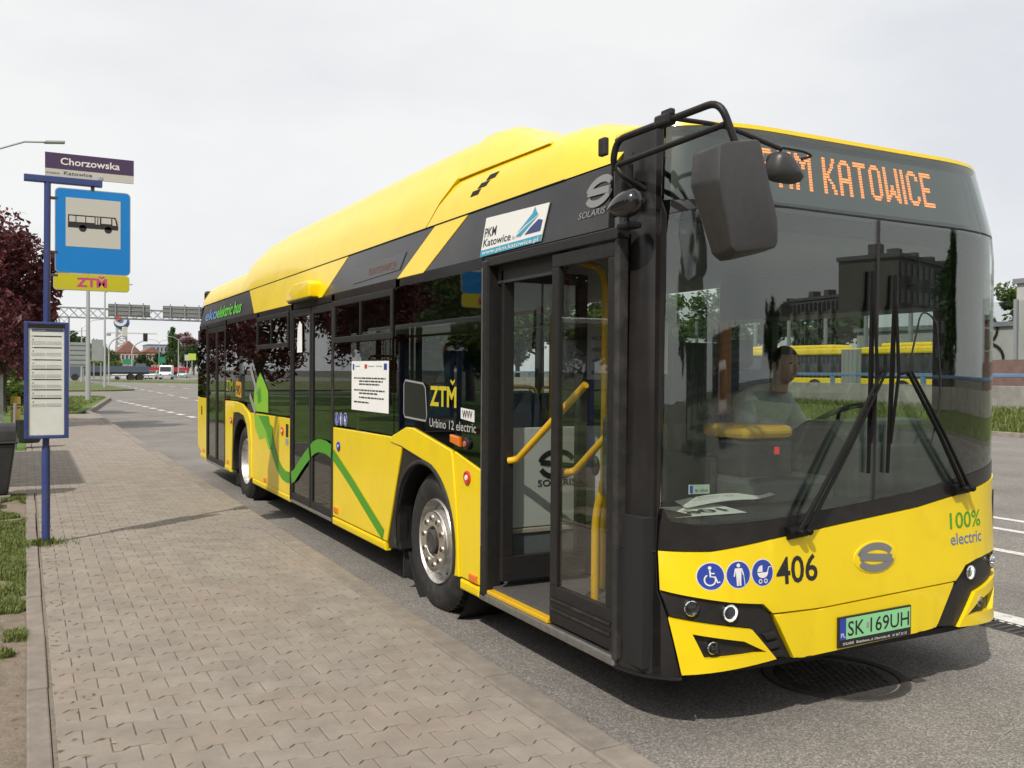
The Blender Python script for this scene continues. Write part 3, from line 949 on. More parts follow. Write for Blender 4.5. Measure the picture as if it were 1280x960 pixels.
for y in (1.80, 3.30, 4.95, 6.40, 8.02, 10.02, 11.50, 12.2):   # inner pillars
    MB().box(0.012, 0.09, y, y + .10, 0.36, 2.37).build('pillar', M_SAT, B, bev=.008)
MB().box(0.03, 0.08, 1.95, 3.35, 1.0, 1.25).build('inner_wall', M_INTD, B)
MB().box(0.03, 0.08, 3.40, 4.93, 0.36, 1.15).build('inner_wall', M_INT, B)
MB().box(0.03, 0.08, 6.5, 8.3, 0.36, 1.15).build('inner_wall', M_INT, B)
MB().box(0.03, 0.08, 9.66, 10.02, 0.36, 1.15).build('inner_wall', M_INT, B)
TZ = 2.685
band = lambda n, p, m_, d=0.0: panel(n, p, side_map, d, .03, m_, B, .004)
band('roof_band', [(12.32, 2.345), (12.10, TZ), (8.785, TZ), (8.29, 2.362)], M_BLK, -.003)
band('roof_band', [(8.78, TZ), (4.69, TZ), (5.355, 2.362), (8.285, 2.362)], M_YEL)
band('roof_band', [(4.685, TZ), (2.755, TZ), (3.375, 2.362), (5.35, 2.362)], M_BLK, -.003)
band('roof_band', [(2.75, TZ), (2.195, TZ), (2.84, 2.362), (3.37, 2.362)], M_YEL)
band('roof_band', [(2.19, TZ), (0.565, TZ), (0.515, 2.362), (2.835, 2.362)], M_BLK, -.003)
# side destination display behind the dark band
panel('side_display', [(4.50, 2.535), (3.24, 2.555), (3.33, 2.43), (4.44, 2.41)], side_map, .002, .004, mat('display_dark', (0.035, 0.037, 0.037), .3), B, .002)
Flat().text('KATOWICE', -4.05, 2.452, .060, .62, .0).build('display_text', side_print(.005), mat('dim_led', (0.20, 0.075, 0.045), .5), B)

# --- double doors
def leaf(y0, y1, z0, z1, name='door_leaf', fr=.055, bot=.13, mp=side_map, glassm=None, d=-.004, parent=None):
    f = empty(name, mp((y0 + y1) / 2, z0, 0)); f.parent = B; f.matrix_parent_inverse = world_inv(B)
    q = MB()
    for poly in ([(y0, z0), (y1, z0), (y1, z0 + bot), (y0, z0 + bot)], [(y0, z1 - .07), (y1, z1 - .07), (y1, z1), (y0, z1)],
                 [(y0, z0 + bot), (y0 + fr, z0 + bot), (y0 + fr, z1 - .07), (y0, z1 - .07)], [(y1 - fr, z0 + bot), (y1, z0 + bot), (y1, z1 - .07), (y1 - fr, z1 - .07)]):
        q.prism(poly, mp, d, d - .035)
    q.build('door_frame', M_SAT, f, bev=.005)
    panel('door_pane', [(y0 + fr - .01, z0 + bot - .01), (y1 - fr + .01, z0 + bot - .01), (y1 - fr + .01, z1 - .06), (y0 + fr - .01, z1 - .06)], mp, d - .012, .006, glassm or M_GLS, f, .002)
    return f
for y0, ym, y1, zb in ((10.10, 10.78, 11.54, .285), (4.98, 5.70, 6.44, .315)):
    leaf(y0, ym - .012, zb, HZ - .01, fr=.05, bot=.07)
    leaf(ym + .012, y1, zb, HZ - .01, fr=.05, bot=.07)
    MB().box(-.004, .05, y0, y1, zb - .035, zb - .004).build('door_sill', M_ALU, B, bev=.006)
    for s_ in (-1, 1):             # handrails inside the leaves
        MB().tube(bar_path([(0.10, ym + s_ * .10, 1.05), (0.10, ym + s_ * .5, 1.55)], .05), .016, 8).build('handrail', M_RAIL, B, smooth=40)
# the black door surround round each door
for y in (6.455, 4.952, 10.075, 11.547):
    MB().box(-.006, .05, y - .012, y + .012, .29, HZ).build('door_post', M_RUB, B)

# front door: front leaf closed, rear leaf folded inwards
leaf(0.43, 1.035, 0.335, HZ - .01, fr=.072, bot=.20, glassm=M_DGL)
MB().box(-.006, -.002, .45, 1.02, .405, .418).box(-.006, -.002, .45, 1.02, .455, .468).build('door_groove', M_RUB, B)
def fold_map(h, v, d):             # leaf standing across the doorway
    return Vector((h, 1.735 + d, v))
leaf(0.06, 0.66, 0.40, HZ - .02, fr=.075, bot=.15, mp=fold_map, glassm=M_DGL, d=0.0)
MB().box(-.010, .10, 1.775, 1.865, 0.29, 2.345).build('door_post', M_SAT, B, bev=.012)
MB().box(-.014, -.010, 1.84, 1.848, 0.60, 2.30).build('door_seal', M_ALU, B)
MB().box(-.008, .06, .40, 1.775, HZ, 2.355).build('door_header', M_SAT, B, bev=.006)
MB().box(-.012, .05, .39, .428, .30, HZ).build('door_post', M_RUB, B, bev=.01)
MB().box(-.010, .075, .41, 1.87, .270, .318).build('door_sill', M_ALU, B, bev=.008)
MB().box(-.006, .085, 1.04, 1.77, .319, .345).build('step_edge', M_RAIL, B, bev=.006)
MB().box(0.06, 0.09, 1.0, 1.9, 2.20, 2.36).build('door_gear_cover', M_INTD, B)
# handrails of the front doorway
MB().tube(bar_path([(0.10, 1.70, 1.13), (0.14, 1.66, 1.14), (0.20, 1.00, 1.60)], .04), .021, 10).build('handrail', M_RAIL, B, smooth=40)
MB().tube(bar_path([(0.06, 1.00, 1.13), (0.12, 0.98, 1.135), (0.16, .62, 1.42)], .04), .020, 10).build('handrail', M_RAIL, B, smooth=40)
MB().tube(bar_path([(0.14, .80, .37), (0.14, .80, .92), (0.14, .60, 1.42), (0.14, .55, 1.65)], .10), .022, 10).build('handrail', M_RAIL, B, smooth=40)
MB().tube(bar_path([(0.62, 1.45, .36), (0.62, 1.45, 2.30), (0.62, 1.75, 2.36)], .2), .019, 10).build('handrail', M_RAIL, B, smooth=40)
MB().tube([(0.75, 2.3, .36), (0.75, 2.3, 2.37)], .018, 10).build('handrail', M_RAIL, B, smooth=40)
MB().box(0.05, 0.12, .50, .62, 1.05, 1.45).build('door_control_box', M_INTD, B, bev=.02)
MB().sphere((0.045, .66, 1.20), (.02, .03, .05)).build('grab_knob', M_SAT, B, smooth=60)

# --- driver's cab partition
cab = empty('cab_partition', (0.88, 1.3, .36)); cab.parent = B; cab.matrix_parent_inverse = world_inv(B)
MB().box(0.86, 0.90, 0.75, 2.35, 0.66, 1.20).build('cab_door', M_INTD, cab, bev=.006)
MB().box(0.855, 0.90, 0.75, 2.35, 0.62, 0.652).build('kick_trim', mat('trim_beige', (0.40, 0.36, 0.30), .5), cab, bev=.005)
MB().box(0.865, 0.90, 0.75, 2.35, 0.36, 0.612).build('kick_plate', mat('kick_plate_grey', (0.14, 0.155, 0.165), .5), cab, bev=.004)
MB().box(0.80, 0.90, 1.55, 2.40, 0.36, 0.46).build('cab_step', M_INTD, cab, bev=.02)
MB().box(0.87, 0.884, 0.75, 2.35, 1.22, 2.05).build('cab_pane', M_DGL, cab)
MB().box(0.86, 0.90, 2.32, 2.40, 0.36, 2.36).build('cab_post', M_INTD, cab, bev=.006)
MB().box(0.90, 2.45, 2.36, 2.40, 0.36, 1.9).build('cab_rear_wall', M_INTD, cab)
def logo(name, cx, cy, w, h, th, printer, d0, m_, parent, slope=0.0):
    q = lambda pts: [(cx + x * w / 2, cy + y / .62 * h / 2 + slope * x * w / 2) for x, y in pts]
    top, bot = arc(0, 0, 1, .62, 22, 168, 18), arc(0, 0, 1, .62, -12, -158, 18)
    root = Flat().stroke(q(top), th).build(name, printer(d0), m_, parent)
    Flat().stroke(q(bot), th).build('lower_stroke', printer(d0 + .0012), m_, root)
    Flat().stroke(q([top[-1], bot[0]]), th).build('diagonal_stroke', printer(d0 + .0024), m_, root)
    return root

wbk = empty('windbreak', (.45, 2.0, .36)); wbk.parent = B; wbk.matrix_parent_inverse = world_inv(B)
MB().box(.13, .84, 1.80, 1.83, .70, 1.32).build('windbreak_panel', mat('windbreak_grey', (.50, .53, .52), .5), wbk, bev=.006)
MB().box(.13, .84, 1.79, 1.83, .665, .695).build('windbreak_trim', MATS['trim_beige'], wbk, bev=.005)
MB().box(.13, .84, 1.805, 1.83, .36, .66).build('windbreak_base', MATS['kick_plate_grey'], wbk, bev=.004)
logo('emblem', .50, 1.085, .25, .16, .034, lambda d: (lambda r, u: Vector((r, 1.797 - d, u))), .0, M_INK, wbk)
Flat().text('SOLARIS', .36, .95, .042, .28, .012).build('lettering', lambda r, u: Vector((r, 1.796, u)), M_INK, wbk)
for (y0, y1, z0, z1) in ((1.66, 2.06, 1.62, 1.98), (1.15, 1.45, 1.66, 1.96)):
    pp = MB().box(0.862, 0.866, y0, y1, z0, z1).build('notice', M_PAPER, cab)
    tx = Flat()
    for i in range(4):
        tx.text(('PROSIMY', 'PRZODEM', 'WEJSCIE', 'BILET')[i], -(y0 + y1) / 2, z1 - .10 - i * .075, .026, .2, .004, 'CENTER')
    tx.build('notice_text', lambda r, u: Vector((0.860, -r, u)), M_INK, pp)
# ticket machine with yellow top
tm_ = empty('ticket_machine', (1.12, .78, 1.0)); tm_.parent = B; tm_.matrix_parent_inverse = world_inv(B)
MB().box(0.98, 1.34, .62, .95, .95, 1.30).build('machine_body', M_INTD, tm_, bev=.02)
MB().box(0.97, 1.33, .60, .97, 1.305, 1.38).build('machine_lid', M_RAIL, tm_, bev=.03)
MB().box(1.20, 1.23, .612, .622, 1.22, 1.26).build('machine_lamp', mat('red_lamp', (0.5, .02, .02), .4, emit=(1, .05, .05), estr=.5), tm_)

# --- passenger seats
def seat(x, y, z, rot=0):
    s_ = empty('passenger_seat', (x, y, z)); s_.parent = B; s_.matrix_parent_inverse = world_inv(B)
    MB().box(x - .21, x + .21, y - .20, y + .22, z + .38, z + .46).build('cushion', M_SEAT, s_, bev=.025)
    m = Matrix.Rotation(R(-10), 3, 'X')
    MB().obox((x, y + .26, z + .78), (.42, .06, .66), m).build('backrest', M_SEAT, s_, bev=.025)
    MB().tube(bar_path([(x - .19, y + .30, z + .95), (x - .19, y + .33, z + 1.16), (x + .19, y + .33, z + 1.16), (x + .19, y + .30, z + .95)], .06), .016, 6).build('grab_handle', M_RAIL, s_, smooth=40)
    MB().box(x - .17, x + .17, y - .05, y + .12, z, z + .37).build('seat_frame', M_INTD, s_)
for x, y, z in ((.54, 2.9, .72), (BW - .54, 2.9, .72), (.42, 4.05, .36), (.42, 7.0, .36), (.42, 7.75, .36), (BW - .42, 4.2, .36), (BW - .86, 4.2, .36), (BW - .42, 5.1, .36), (BW - .86, 5.1, .36),
                (BW - .42, 6.9, .36), (BW - .86, 6.9, .36), (BW - .5, 9.0, .72), (.55, 9.0, .72), (.9, 11.2, .72), (1.6, 11.2, .72)):
    seat(x, y, z)
for x, y in ((.75, 4.9), (.75, 6.5), (1.8, 5.6), (.75, 8.2), (1.8, 8.2), (.75, 10.0)):
    MB().tube([(x, y, .36), (x, y, 2.37)], .018, 8).build('handrail', M_RAIL, B, smooth=40)
for x in (.75, 1.8):
    MB().tube([(x, 2.4, 2.10), (x, 11.5, 2.10)], .016, 8).build('handrail', M_RAIL, B, smooth=40)
MB().box(.35, .50, 2.6, 12.0, 2.33, 2.358).build('ceiling_light', mat('light_strip', (.7, .7, .68), .4), B)

# --- far side of the body
panel('far_panel', [(.52, .28), (.52, 1.15), (12.32, 1.15), (12.32, .30)], far_map, 0, .03, M_YEL, B, .006)
panel('far_band', [(.60, 2.362), (.60, TZ), (12.2, TZ), (12.3, 2.362)], far_map, 0, .03, M_YEL, B, .006)
fw_ = [(.52, 1.98), (2.08, 3.75), (3.85, 5.5), (5.6, 7.25), (7.35, 9.0), (9.1, 10.7), (10.8, 12.3)]
for y0, y1 in fw_:
    panel('far_window', [(y0, 1.16), (y0, 2.355), (y1, 2.355), (y1, 1.16)], far_map, 0, .008, glass('far_glass', (.90, .93, .91), 1.5), B, .003)
for y in (.50, 1.98, 3.75, 5.5, 7.25, 9.0, 10.7, 12.25):
    MB().box(BW - .08, BW - .012, y, y + .10, .36, 2.37).build('pillar', M_SAT, B, bev=.008)
MB().box(BW - .07, BW - .03, .6, 12.2, .36, 1.14).build('inner_wall', M_INT, B)
MB().box(BW - .40, BW - .02, .45, 2.2, 2.06, 2.36).build('cab_overhead', M_INTD, B, bev=.02)

# --- rear
MB().box(.10, BW - .10, 12.36, BL, .40, 1.7).build('rear_panel', M_YEL, B, bev=.04)
MB().box(.10, BW - .10, 12.36, BL - .01, 1.71, 2.95).build('rear_screen', M_BLK, B, bev=.04)
for s_ in (0, 1):                  # rear corners
    mp = side_map if s_ == 0 else far_map
    panel('rear_corner', [(12.305, .42), (12.305, 1.22), (12.39, 1.22), (12.39, .45)], mp, 0, .05, M_YEL, B, .02)
    panel('rear_corner', [(12.385, 1.23), (12.325, 2.68), (12.39, 2.66), (12.42, 1.23)], mp, 0, .05, M_BLK, B, .015)

# --- roof: front cowl, battery dome, rear hood
def roof_prof(y, zt, zc, xe=.40, xs=0.0):
    h = [(0.062, 2.692), (0.085, 2.692 + (zc - 2.692) * .5), (0.135, zc - .02), (0.175, zc + .02), (xe * .62, zc + (zt - zc) * .50), (xe * .9, zt - (zt - zc) * .20), (xe + .12, zt - .02), (.80, zt), (CX, zt + .012)]
    return h + [(BW - x, z) for x, z in reversed(h[:-1])]
def loft(name, st, m, shear0=0.0, shear1=0.0):
    vs, fs = [], []
    n = len(roof_prof(0, 3, 2.9))
    for i, (y, zt, zc) in enumerate(st):
        sh = shear0 if i == 0 else (shear1 if i == len(st) - 1 else 0)
        if 0 < i < len(st) - 1:
            sh = shear0 * max(0, 1 - i / 3) + shear1 * max(0, 1 - (len(st) - 1 - i) / 3)
        for x, z in roof_prof(y, zt, zc):
            vs.append((x, y + sh * (2.99 - min(z, 2.99)), z))
    for i in range(len(st) - 1):
        for k in range(n - 1):
            fs.append((i * n + k, i * n + k + 1, (i + 1) * n + k + 1, (i + 1) * n + k))
    fs.append(tuple(range(n))); fs.append(tuple(reversed(range((len(st) - 1) * n, len(st) * n))))
    b = MB().add(vs, fs)
    return b.build(name, m, B, smooth=50)
cowl_st = [(.30, 2.838, 2.78), (.42, 2.885, 2.80), (.60, 2.945, 2.835), (.80, 2.99, 2.87), (1.05, 3.07, 2.92), (1.30, 3.10, 2.945), (1.8, 3.12, 2.955), (2.3, 3.13, 2.96), (2.53, 3.13, 2.96)]
loft('roof_cowl', cowl_st, M_YEL, 0.75, 1.3)
dome_st = [(2.545, 3.345, 3.0), (2.8, 3.362, 3.01), (3.3, 3.368, 3.02), (4.5, 3.37, 3.03), (6.5, 3.37, 3.05), (7.8, 3.365, 3.07), (8.4, 3.34, 3.08), (8.8, 3.27, 3.07), (9.05, 3.15, 3.03), (9.22, 3.03, 2.97)]
loft('battery_dome', dome_st, M_YEL, 1.3, 0.0)
hood_st = [(9.235, 3.02, 2.955), (10, 3.01, 2.95), (11.5, 3.0, 2.94), (12.1, 2.98, 2.93), (12.3, 2.93, 2.90), (12.36, 2.86, 2.84)]
loft('roof_hood', hood_st, M_YEL)
# the dome's sloping front wing that runs down to the seam
wing = MB()
wp = [(2.60, 3.36), (2.40, 3.345), (2.20, 3.29), (1.95, 3.19), (1.70, 3.09), (1.45, 3.00), (1.33, 2.965)]
vs, fs = [], []
for y, z in wp:
    k = (z - 2.965) / (3.36 - 2.965)
    vs += [(0.15, y, 2.965 + .02 * k), (0.17 + .06 * k, y, 2.965 + (z - 2.965) * .45 + .01), (0.20 + .18 * k, y, 2.965 + (z - 2.965) * .85 + .012), (0.24 + .30 * k, y, z + .012), (0.45 + .35 * k, y, z + .004), (0.50 + .35 * k, y, 2.96)]
for i in range(len(wp) - 1):
    for k in range(6):
        k2 = (k + 1) % 6
        fs.append((i * 6 + k, i * 6 + k2, i * 6 + 6 + k2, i * 6 + 6 + k))
fs += [tuple(range(6)), tuple(reversed(range(len(wp) * 6 - 6, len(wp) * 6)))]
wing.add(vs, fs).build('dome_wing', M_YEL, B, smooth=50)
# slot vents in the cowl side
def cowl_side(y, z, d):
    return Vector((float(np.interp(z, [2.69, 2.83, 2.94], [0.062, 0.085, 0.133])) - d, y, z))
for y, z in ((1.965, 2.895), (2.055, 2.855), (2.145, 2.815)):
    panel('vent_slot', [(y + .075, z - .016), (y - .045, z - .016), (y - .075, z + .016), (y + .045, z + .016)], cowl_side, .0015, .004, M_DARK, B, .0)
# seam lines between roof panels
MB().tube([(0.058, 1.0, 2.689), (0.058, 12.1, 2.689)], .004, 6).build('roof_seam', M_DARK, B)
# camera pods over the middle door, marker lamps on the roof
pod = MB()
pod.prism([(5.47, 2.372), (5.465, 2.50), (5.52, 2.535), (6.02, 2.535), (6.26, 2.47), (6.34, 2.40), (6.34, 2.372)], lambda h, v, d: (d, h, v), .05, -.085)
pod.build('camera_pod', M_YEL, B, bev=.035, seg=4, smooth=50)
MB().box(-.075, .05, 5.48, 6.30, 2.352, 2.3705).build('camera_pod_base', M_SAT, B, bev=.005)
for x, y, z in ((.66, .50, 2.925), (2.18, .36, 2.865), (.55, 10.6, 3.035)):
    MB().lathe([(0.04, 0), (0.04, .03), (0.03, .042), (0, .044)], (x, y, z - .02), (0, 0, 1), 14).build('roof_marker', M_LENS if y < 5 else M_SAT, B, smooth=40)

# ------------------------------------------------------------------ front
MB().prism([(0.10, .50), (BW - .10, .50), (BW - .10, .62), (0.10, .62)], lambda h, v, d: (h, v, d), .30, 1.0).build('front_frame', M_DARK, B)
fpan = lambda n, p, m_, d=0.0, th=.025, bev=.006, seg=2: panel(n, FP(p), front_map, d, th, m_, B, bev, .04, seg, (.62, .97, 2.30, 2.45))
sc_bot = [(.10, 1.05), (.13, .988), (.229, .974), (.595, .985), (1.047, 1.015), (1.571, 1.063), (2.24, 1.163), (2.44, 1.205)]
ye_top = [(.077, .852), (.28, .853), (.59, .891), (.778, .907), (1.094, .934), (1.624, .978), (2.197, 1.066), (2.485, 1.115)]
ws = fpan('windscreen', sc_bot + [(2.455, 2.43), (2.0, 2.44), (.68, 2.445), (.3, 2.43), (.107, 2.39)], M_WSC, .004, .006, .002)
fpan('screen_divider', [(1.284, 1.037), (1.304, 1.038), (1.320, 2.44), (1.300, 2.44)], M_INK, .0052, .001, .0)
fpan('screen_surround', [(x, z + .004) for x, z in ye_top] + [(x, z - .003) for x, z in reversed(sc_bot)], M_BLK, .006, .03, .008)
dsp = fpan('display_glass', [(.085, 2.458), (.68, 2.455), (2.0, 2.45), (2.47, 2.44), (2.47, 2.812), (.085, 2.812)], glass('display_glass', (.78, .82, .79), 1.75), .004, .006, .003)
fpan('screen_top_bar', [(.107, 2.394), (.3, 2.434), (.68, 2.449), (2.0, 2.444), (2.455, 2.434), (2.455, 2.4385), (2.0, 2.4485), (.68, 2.4535), (.107, 2.455)], M_INK, .002, .02, .0)
# display box behind the upper glass, with LED lettering
fpan('display_back', [(.10, 2.44), (2.45, 2.44), (2.45, 2.808), (.10, 2.808)], mat('display_back', (0.03, 0.034, 0.033), .5), -.05, .02, .0)
fpan('led_board', [(.42, 2.478), (2.13, 2.478), (2.13, 2.77), (.42, 2.77)], mat('led_board', (0.085, 0.10, 0.093), .6), -.03, .015, .0)
FONT = {'P': ['11111100', '11111110', '11000011', '11000011', '11000011', '11111110', '11111100', '11000000', '11000000', '11000000', '11000000', '11000000', '11000000', '11000000'],
 'K': ['11000011', '11000011', '11000110', '11000110', '11001100', '11011000', '11110000', '11110000', '11011000', '11001100', '11000110', '11000110', '11000011', '11000011'],
 'M': ['1100000011', '1110000111', '1111001111', '1101111011', '1100110011', '1100110011', '1100000011', '1100000011', '1100000011', '1100000011', '1100000011', '1100000011', '1100000011', '1100000011'],
 'A': ['00111100', '01111110', '11000011', '11000011', '11000011', '11000011', '11000011', '11111111', '11111111', '11000011', '11000011', '11000011', '11000011', '11000011'],
 'T': ['11111111', '11111111', '00011000', '00011000', '00011000', '00011000', '00011000', '00011000', '00011000', '00011000', '00011000', '00011000', '00011000', '00011000'],
 'O': ['00111100', '01111110', '11000011', '11000011', '11000011', '11000011', '11000011', '11000011', '11000011', '11000011', '11000011', '11000011', '01111110', '00111100'],
 'W': ['1100000011', '1100000011', '1100000011', '1100000011', '1100000011', '1100000011', '1100000011', '1100110011', '1100110011', '1101111011', '1101111011', '1111001111', '1110000111', '1100000011'],
 'I': ['11', '11', '11', '11', '11', '11', '11', '11', '11', '11', '11', '11', '11', '11'],
 'C': ['00111100', '01111110', '11000011', '11000011', '11000000', '11000000', '11000000', '11000000', '11000000', '11000000', '11000011', '11000011', '01111110', '00111100'],
 'E': ['11111111', '11111111', '11000000', '11000000', '11000000', '11000000', '11111100', '11111100', '11000000', '11000000', '11000000', '11000000', '11111111', '11111111'], ' ': ['000'] * 14}
text = 'PKM KATOWICE'
wid = sum(len(FONT[c][0]) for c in text) + 2 * (len(text) - 1)
kx = text.index('K', 3)
x_k = 0.978
pre = sum(len(FONT[c][0]) + 2 for c in text[:4])
post = wid - pre
px_w = (1.822 - x_k) / post
px_h = 0.187 / 14
led = Flat()
cxp = x_k - pre * px_w
for c in text:
    for j, rowb in enumerate(FONT[c]):
        for i, b_ in enumerate(rowb):
            if b_ == '1':
                x0 = cxp + i * px_w; z1 = 2.737 - j * px_h
                led.poly([(x0, z1 - px_h + .0030), (x0 + px_w, z1 - px_h + .0030), (x0 + px_w, z1 - .0008), (x0, z1 - .0008)])
    cxp += (len(FONT[c][0]) + 2) * px_w
led.build('led_lettering', front_print(-.027), mat('led_orange', (0.9, 0.25, 0.05), .5, emit=(1.0, 0.27, 0.05), estr=2.3), B)
gridl = Flat()
for j in range(20):
    z = 2.49 + j * px_h
    gridl.poly([(.44, z), (2.11, z), (2.11, z + .0022), (.44, z + .0022)])
# corner pillars
pil = [(-.03 - .0, .275), (XA(.145), .285), (XA(.098), .548), (XA(.070), .664), (XA(.070), .852), (XA(.082), 1.0), (XA(.092), 1.06), (XA(.099), 2.39), (XA(.078), 2.46), (XA(.078), 2.815), (-.03, 2.815)]
panel('corner_pillar', pil, front_map, .003, .03, M_BLK, B, .008, .04)
pir = [(A_END + .03, .275), (XA(BW - .145), .285), (XA(BW - .09), .66), (XA(2.49), 1.12), (XA(2.445), 1.21), (XA(2.46), 2.43), (XA(2.476), 2.815), (A_END + .03, 2.815)]
panel('corner_pillar', pir, front_map, .003, .03, M_BLK, B, .008, .04)
panel('pillar_groove', [(-.028, .845), (XA(.068), .845), (XA(.068), .853), (-.028, .853)], front_map, .005, .004, M_DARK, B, 0, .04)
panel('corner_lip', [(-.03, .262), (XA(.15), .272), (XA(.15), .284), (-.03, .274)], front_map, .018, .05, M_SAT, B, .004, .04)
panel('corner_lip', [(A_END + .03, .262), (XA(BW - .15), .272), (XA(BW - .15), .284), (A_END + .03, .274)], front_map, .018, .05, M_SAT, B, .004, .04)
panel('cap_edge', [(-.03, 2.816), (A_END + .03, 2.816), (A_END + .03, 2.837), (-.03, 2.837)], front_map, .0, .20, M_YEL, B, .008, .07)
# closed underside behind the bumper
und = [front_map(a_, .31, -.05) for a_ in np.linspace(0, A_END, 40)]
MB().prism([(q.x, q.y) for q in und] + [(BW - .05, .60), (.05, .60)], lambda h, v, d: (h, v, d), .285, .315).build('front_undertray', M_DARK, B)
for x0_, x1_, s_ in ((.02, .30, 1), (BW - .30, BW - .02, 1)):
    MB().box(x0_, x1_, .22, .50, .31, 1.0).build('front_corner_filler', M_DARK, B)
# bumper panels
fpan('bumper_upper', ye_top + [(2.482, .70), (2.20, .685), (2.085, .673), (1.985, .652), (1.90, .577), (1.38, .562), (.884, .547), (.585, .555), (.53, .603), (.358, .623), (.078, .677)], M_YEL, .012, .03, .014, 3)
fpan('bumper_lower', [(.595, .545), (.884, .539), (1.38, .554), (1.885, .569), (1.745, .347), (1.6, .338), (.80, .322), (.722, .327)], M_YEL, .012, .03, .012, 3)
fpan('headlight_housing', [(.074, .670), (.358, .617), (.527, .597), (.580, .549), (.716, .328), (.61, .342), (.465, .497), (.105, .558)], M_SAT, -.006, .03, .004)
fpan('headlight_housing', [(2.476, .690), (2.20, .678), (2.09, .666), (1.99, .645), (1.90, .565), (1.75, .345), (1.93, .330), (2.07, .50), (2.45, .57)], M_SAT, -.006, .03, .004)
def corner_frame(pts_o, pts_i):
    for k in range(4):
        k2 = (k + 1) % 4
        yield [pts_o[k], pts_o[k2], pts_i[k2], pts_i[k]]
for O, I in (([(.102, .552), (.468, .490), (.612, .338), (.150, .296)], [(.188, .484), (.425, .440), (.552, .378), (.240, .370)]),
             ([(2.448, .562), (2.08, .495), (1.93, .325), (2.40, .296)], [(2.36, .490), (2.12, .445), (2.00, .378), (2.31, .370)])):
    cf = MB()
    for quad in corner_frame(O, I):
        n = 8
        for i in range(n):
            t0, t1 = i / n, (i + 1) / n
            lerp = lambda p, q, t: (p[0] + (q[0] - p[0]) * t, p[1] + (q[1] - p[1]) * t)
            q4 = [lerp(quad[0], quad[1], t0), lerp(quad[0], quad[1], t1), lerp(quad[3], quad[2], t1), lerp(quad[3], quad[2], t0)]
            vs = [front_map(XA(x), z, .012) for x, z in q4] + [front_map(XA(x), z, -.02) for x, z in q4]
            cf.add(vs, [(0, 1, 2, 3), (7, 6, 5, 4), (0, 4, 5, 1), (2, 6, 7, 3)])
    me_o = cf.build('bumper_corner', M_YEL, B)
    bm = bmesh.new(); bm.from_mesh(me_o.data)
    bmesh.ops.remove_doubles(bm, verts=bm.verts[:], dist=.0008)
    bmesh.ops.recalc_face_normals(bm, faces=bm.faces[:])
    bm.to_mesh(me_o.data); bm.free()
    me_o.data.shade_smooth(); me_o.data.set_sharp_from_angle(angle=R(28))
    fpan('fog_recess', [I[0], I[1], I[2], I[3]], M_SAT, -.016, .01, .0)
def lamp(x, z, r, ring=None, on=False):
    c = front_map(XA(x), z, 0); q = front_map(XA(x), z, 1.0) - c; q = (q + Vector((0, -.5, 0))).normalized()
    h = empty('headlight', c); h.parent = B; h.matrix_parent_inverse = world_inv(B)
    MB().lathe([(r * 1.12, -.02), (r * 1.12, .012), (r * 1.0, .016), (r * .96, .004), (r * .5, -.03), (0, -.035)], c, q, 28).build('reflector', M_REFL, h, smooth=30)
    MB().lathe([(r * .40, -.03), (r * .38, .0), (r * .2, .012), (0, .014)], c, q, 20).build('projector', M_LENS, h, smooth=40)
    MB().lathe([(r * 1.02, .008), (r * .8, .016), (0, .020)], c, q, 28).build('lens', M_LENS, h, smooth=40)
    if on:
        MB().lathe([(r * .95, .004), (r * .95, .009), (r * .84, .009), (r * .84, .004)], c, q, 28).build('running_light', mat('running_light', (.9, .9, .9), .4, emit=(1, 1, .97), estr=1.0), h, smooth=30)
lamp(.183, .601, .032); lamp(.355, .574, .036, on=True); lamp(.275, .420, .026)
lamp(2.30, .635, .032); lamp(2.03, .607, .034, on=True); lamp(2.13, .440, .026)
for k in range(3):
    fpan('grille_rib', [(.53 + .012 * k, .462 - k * .045), (.60 + .022 * k, .468 - k * .045), (.622 + .022 * k, .440 - k * .045), (.552 + .02 * k, .432 - k * .045)], M_SAT, .010, .02, .004)
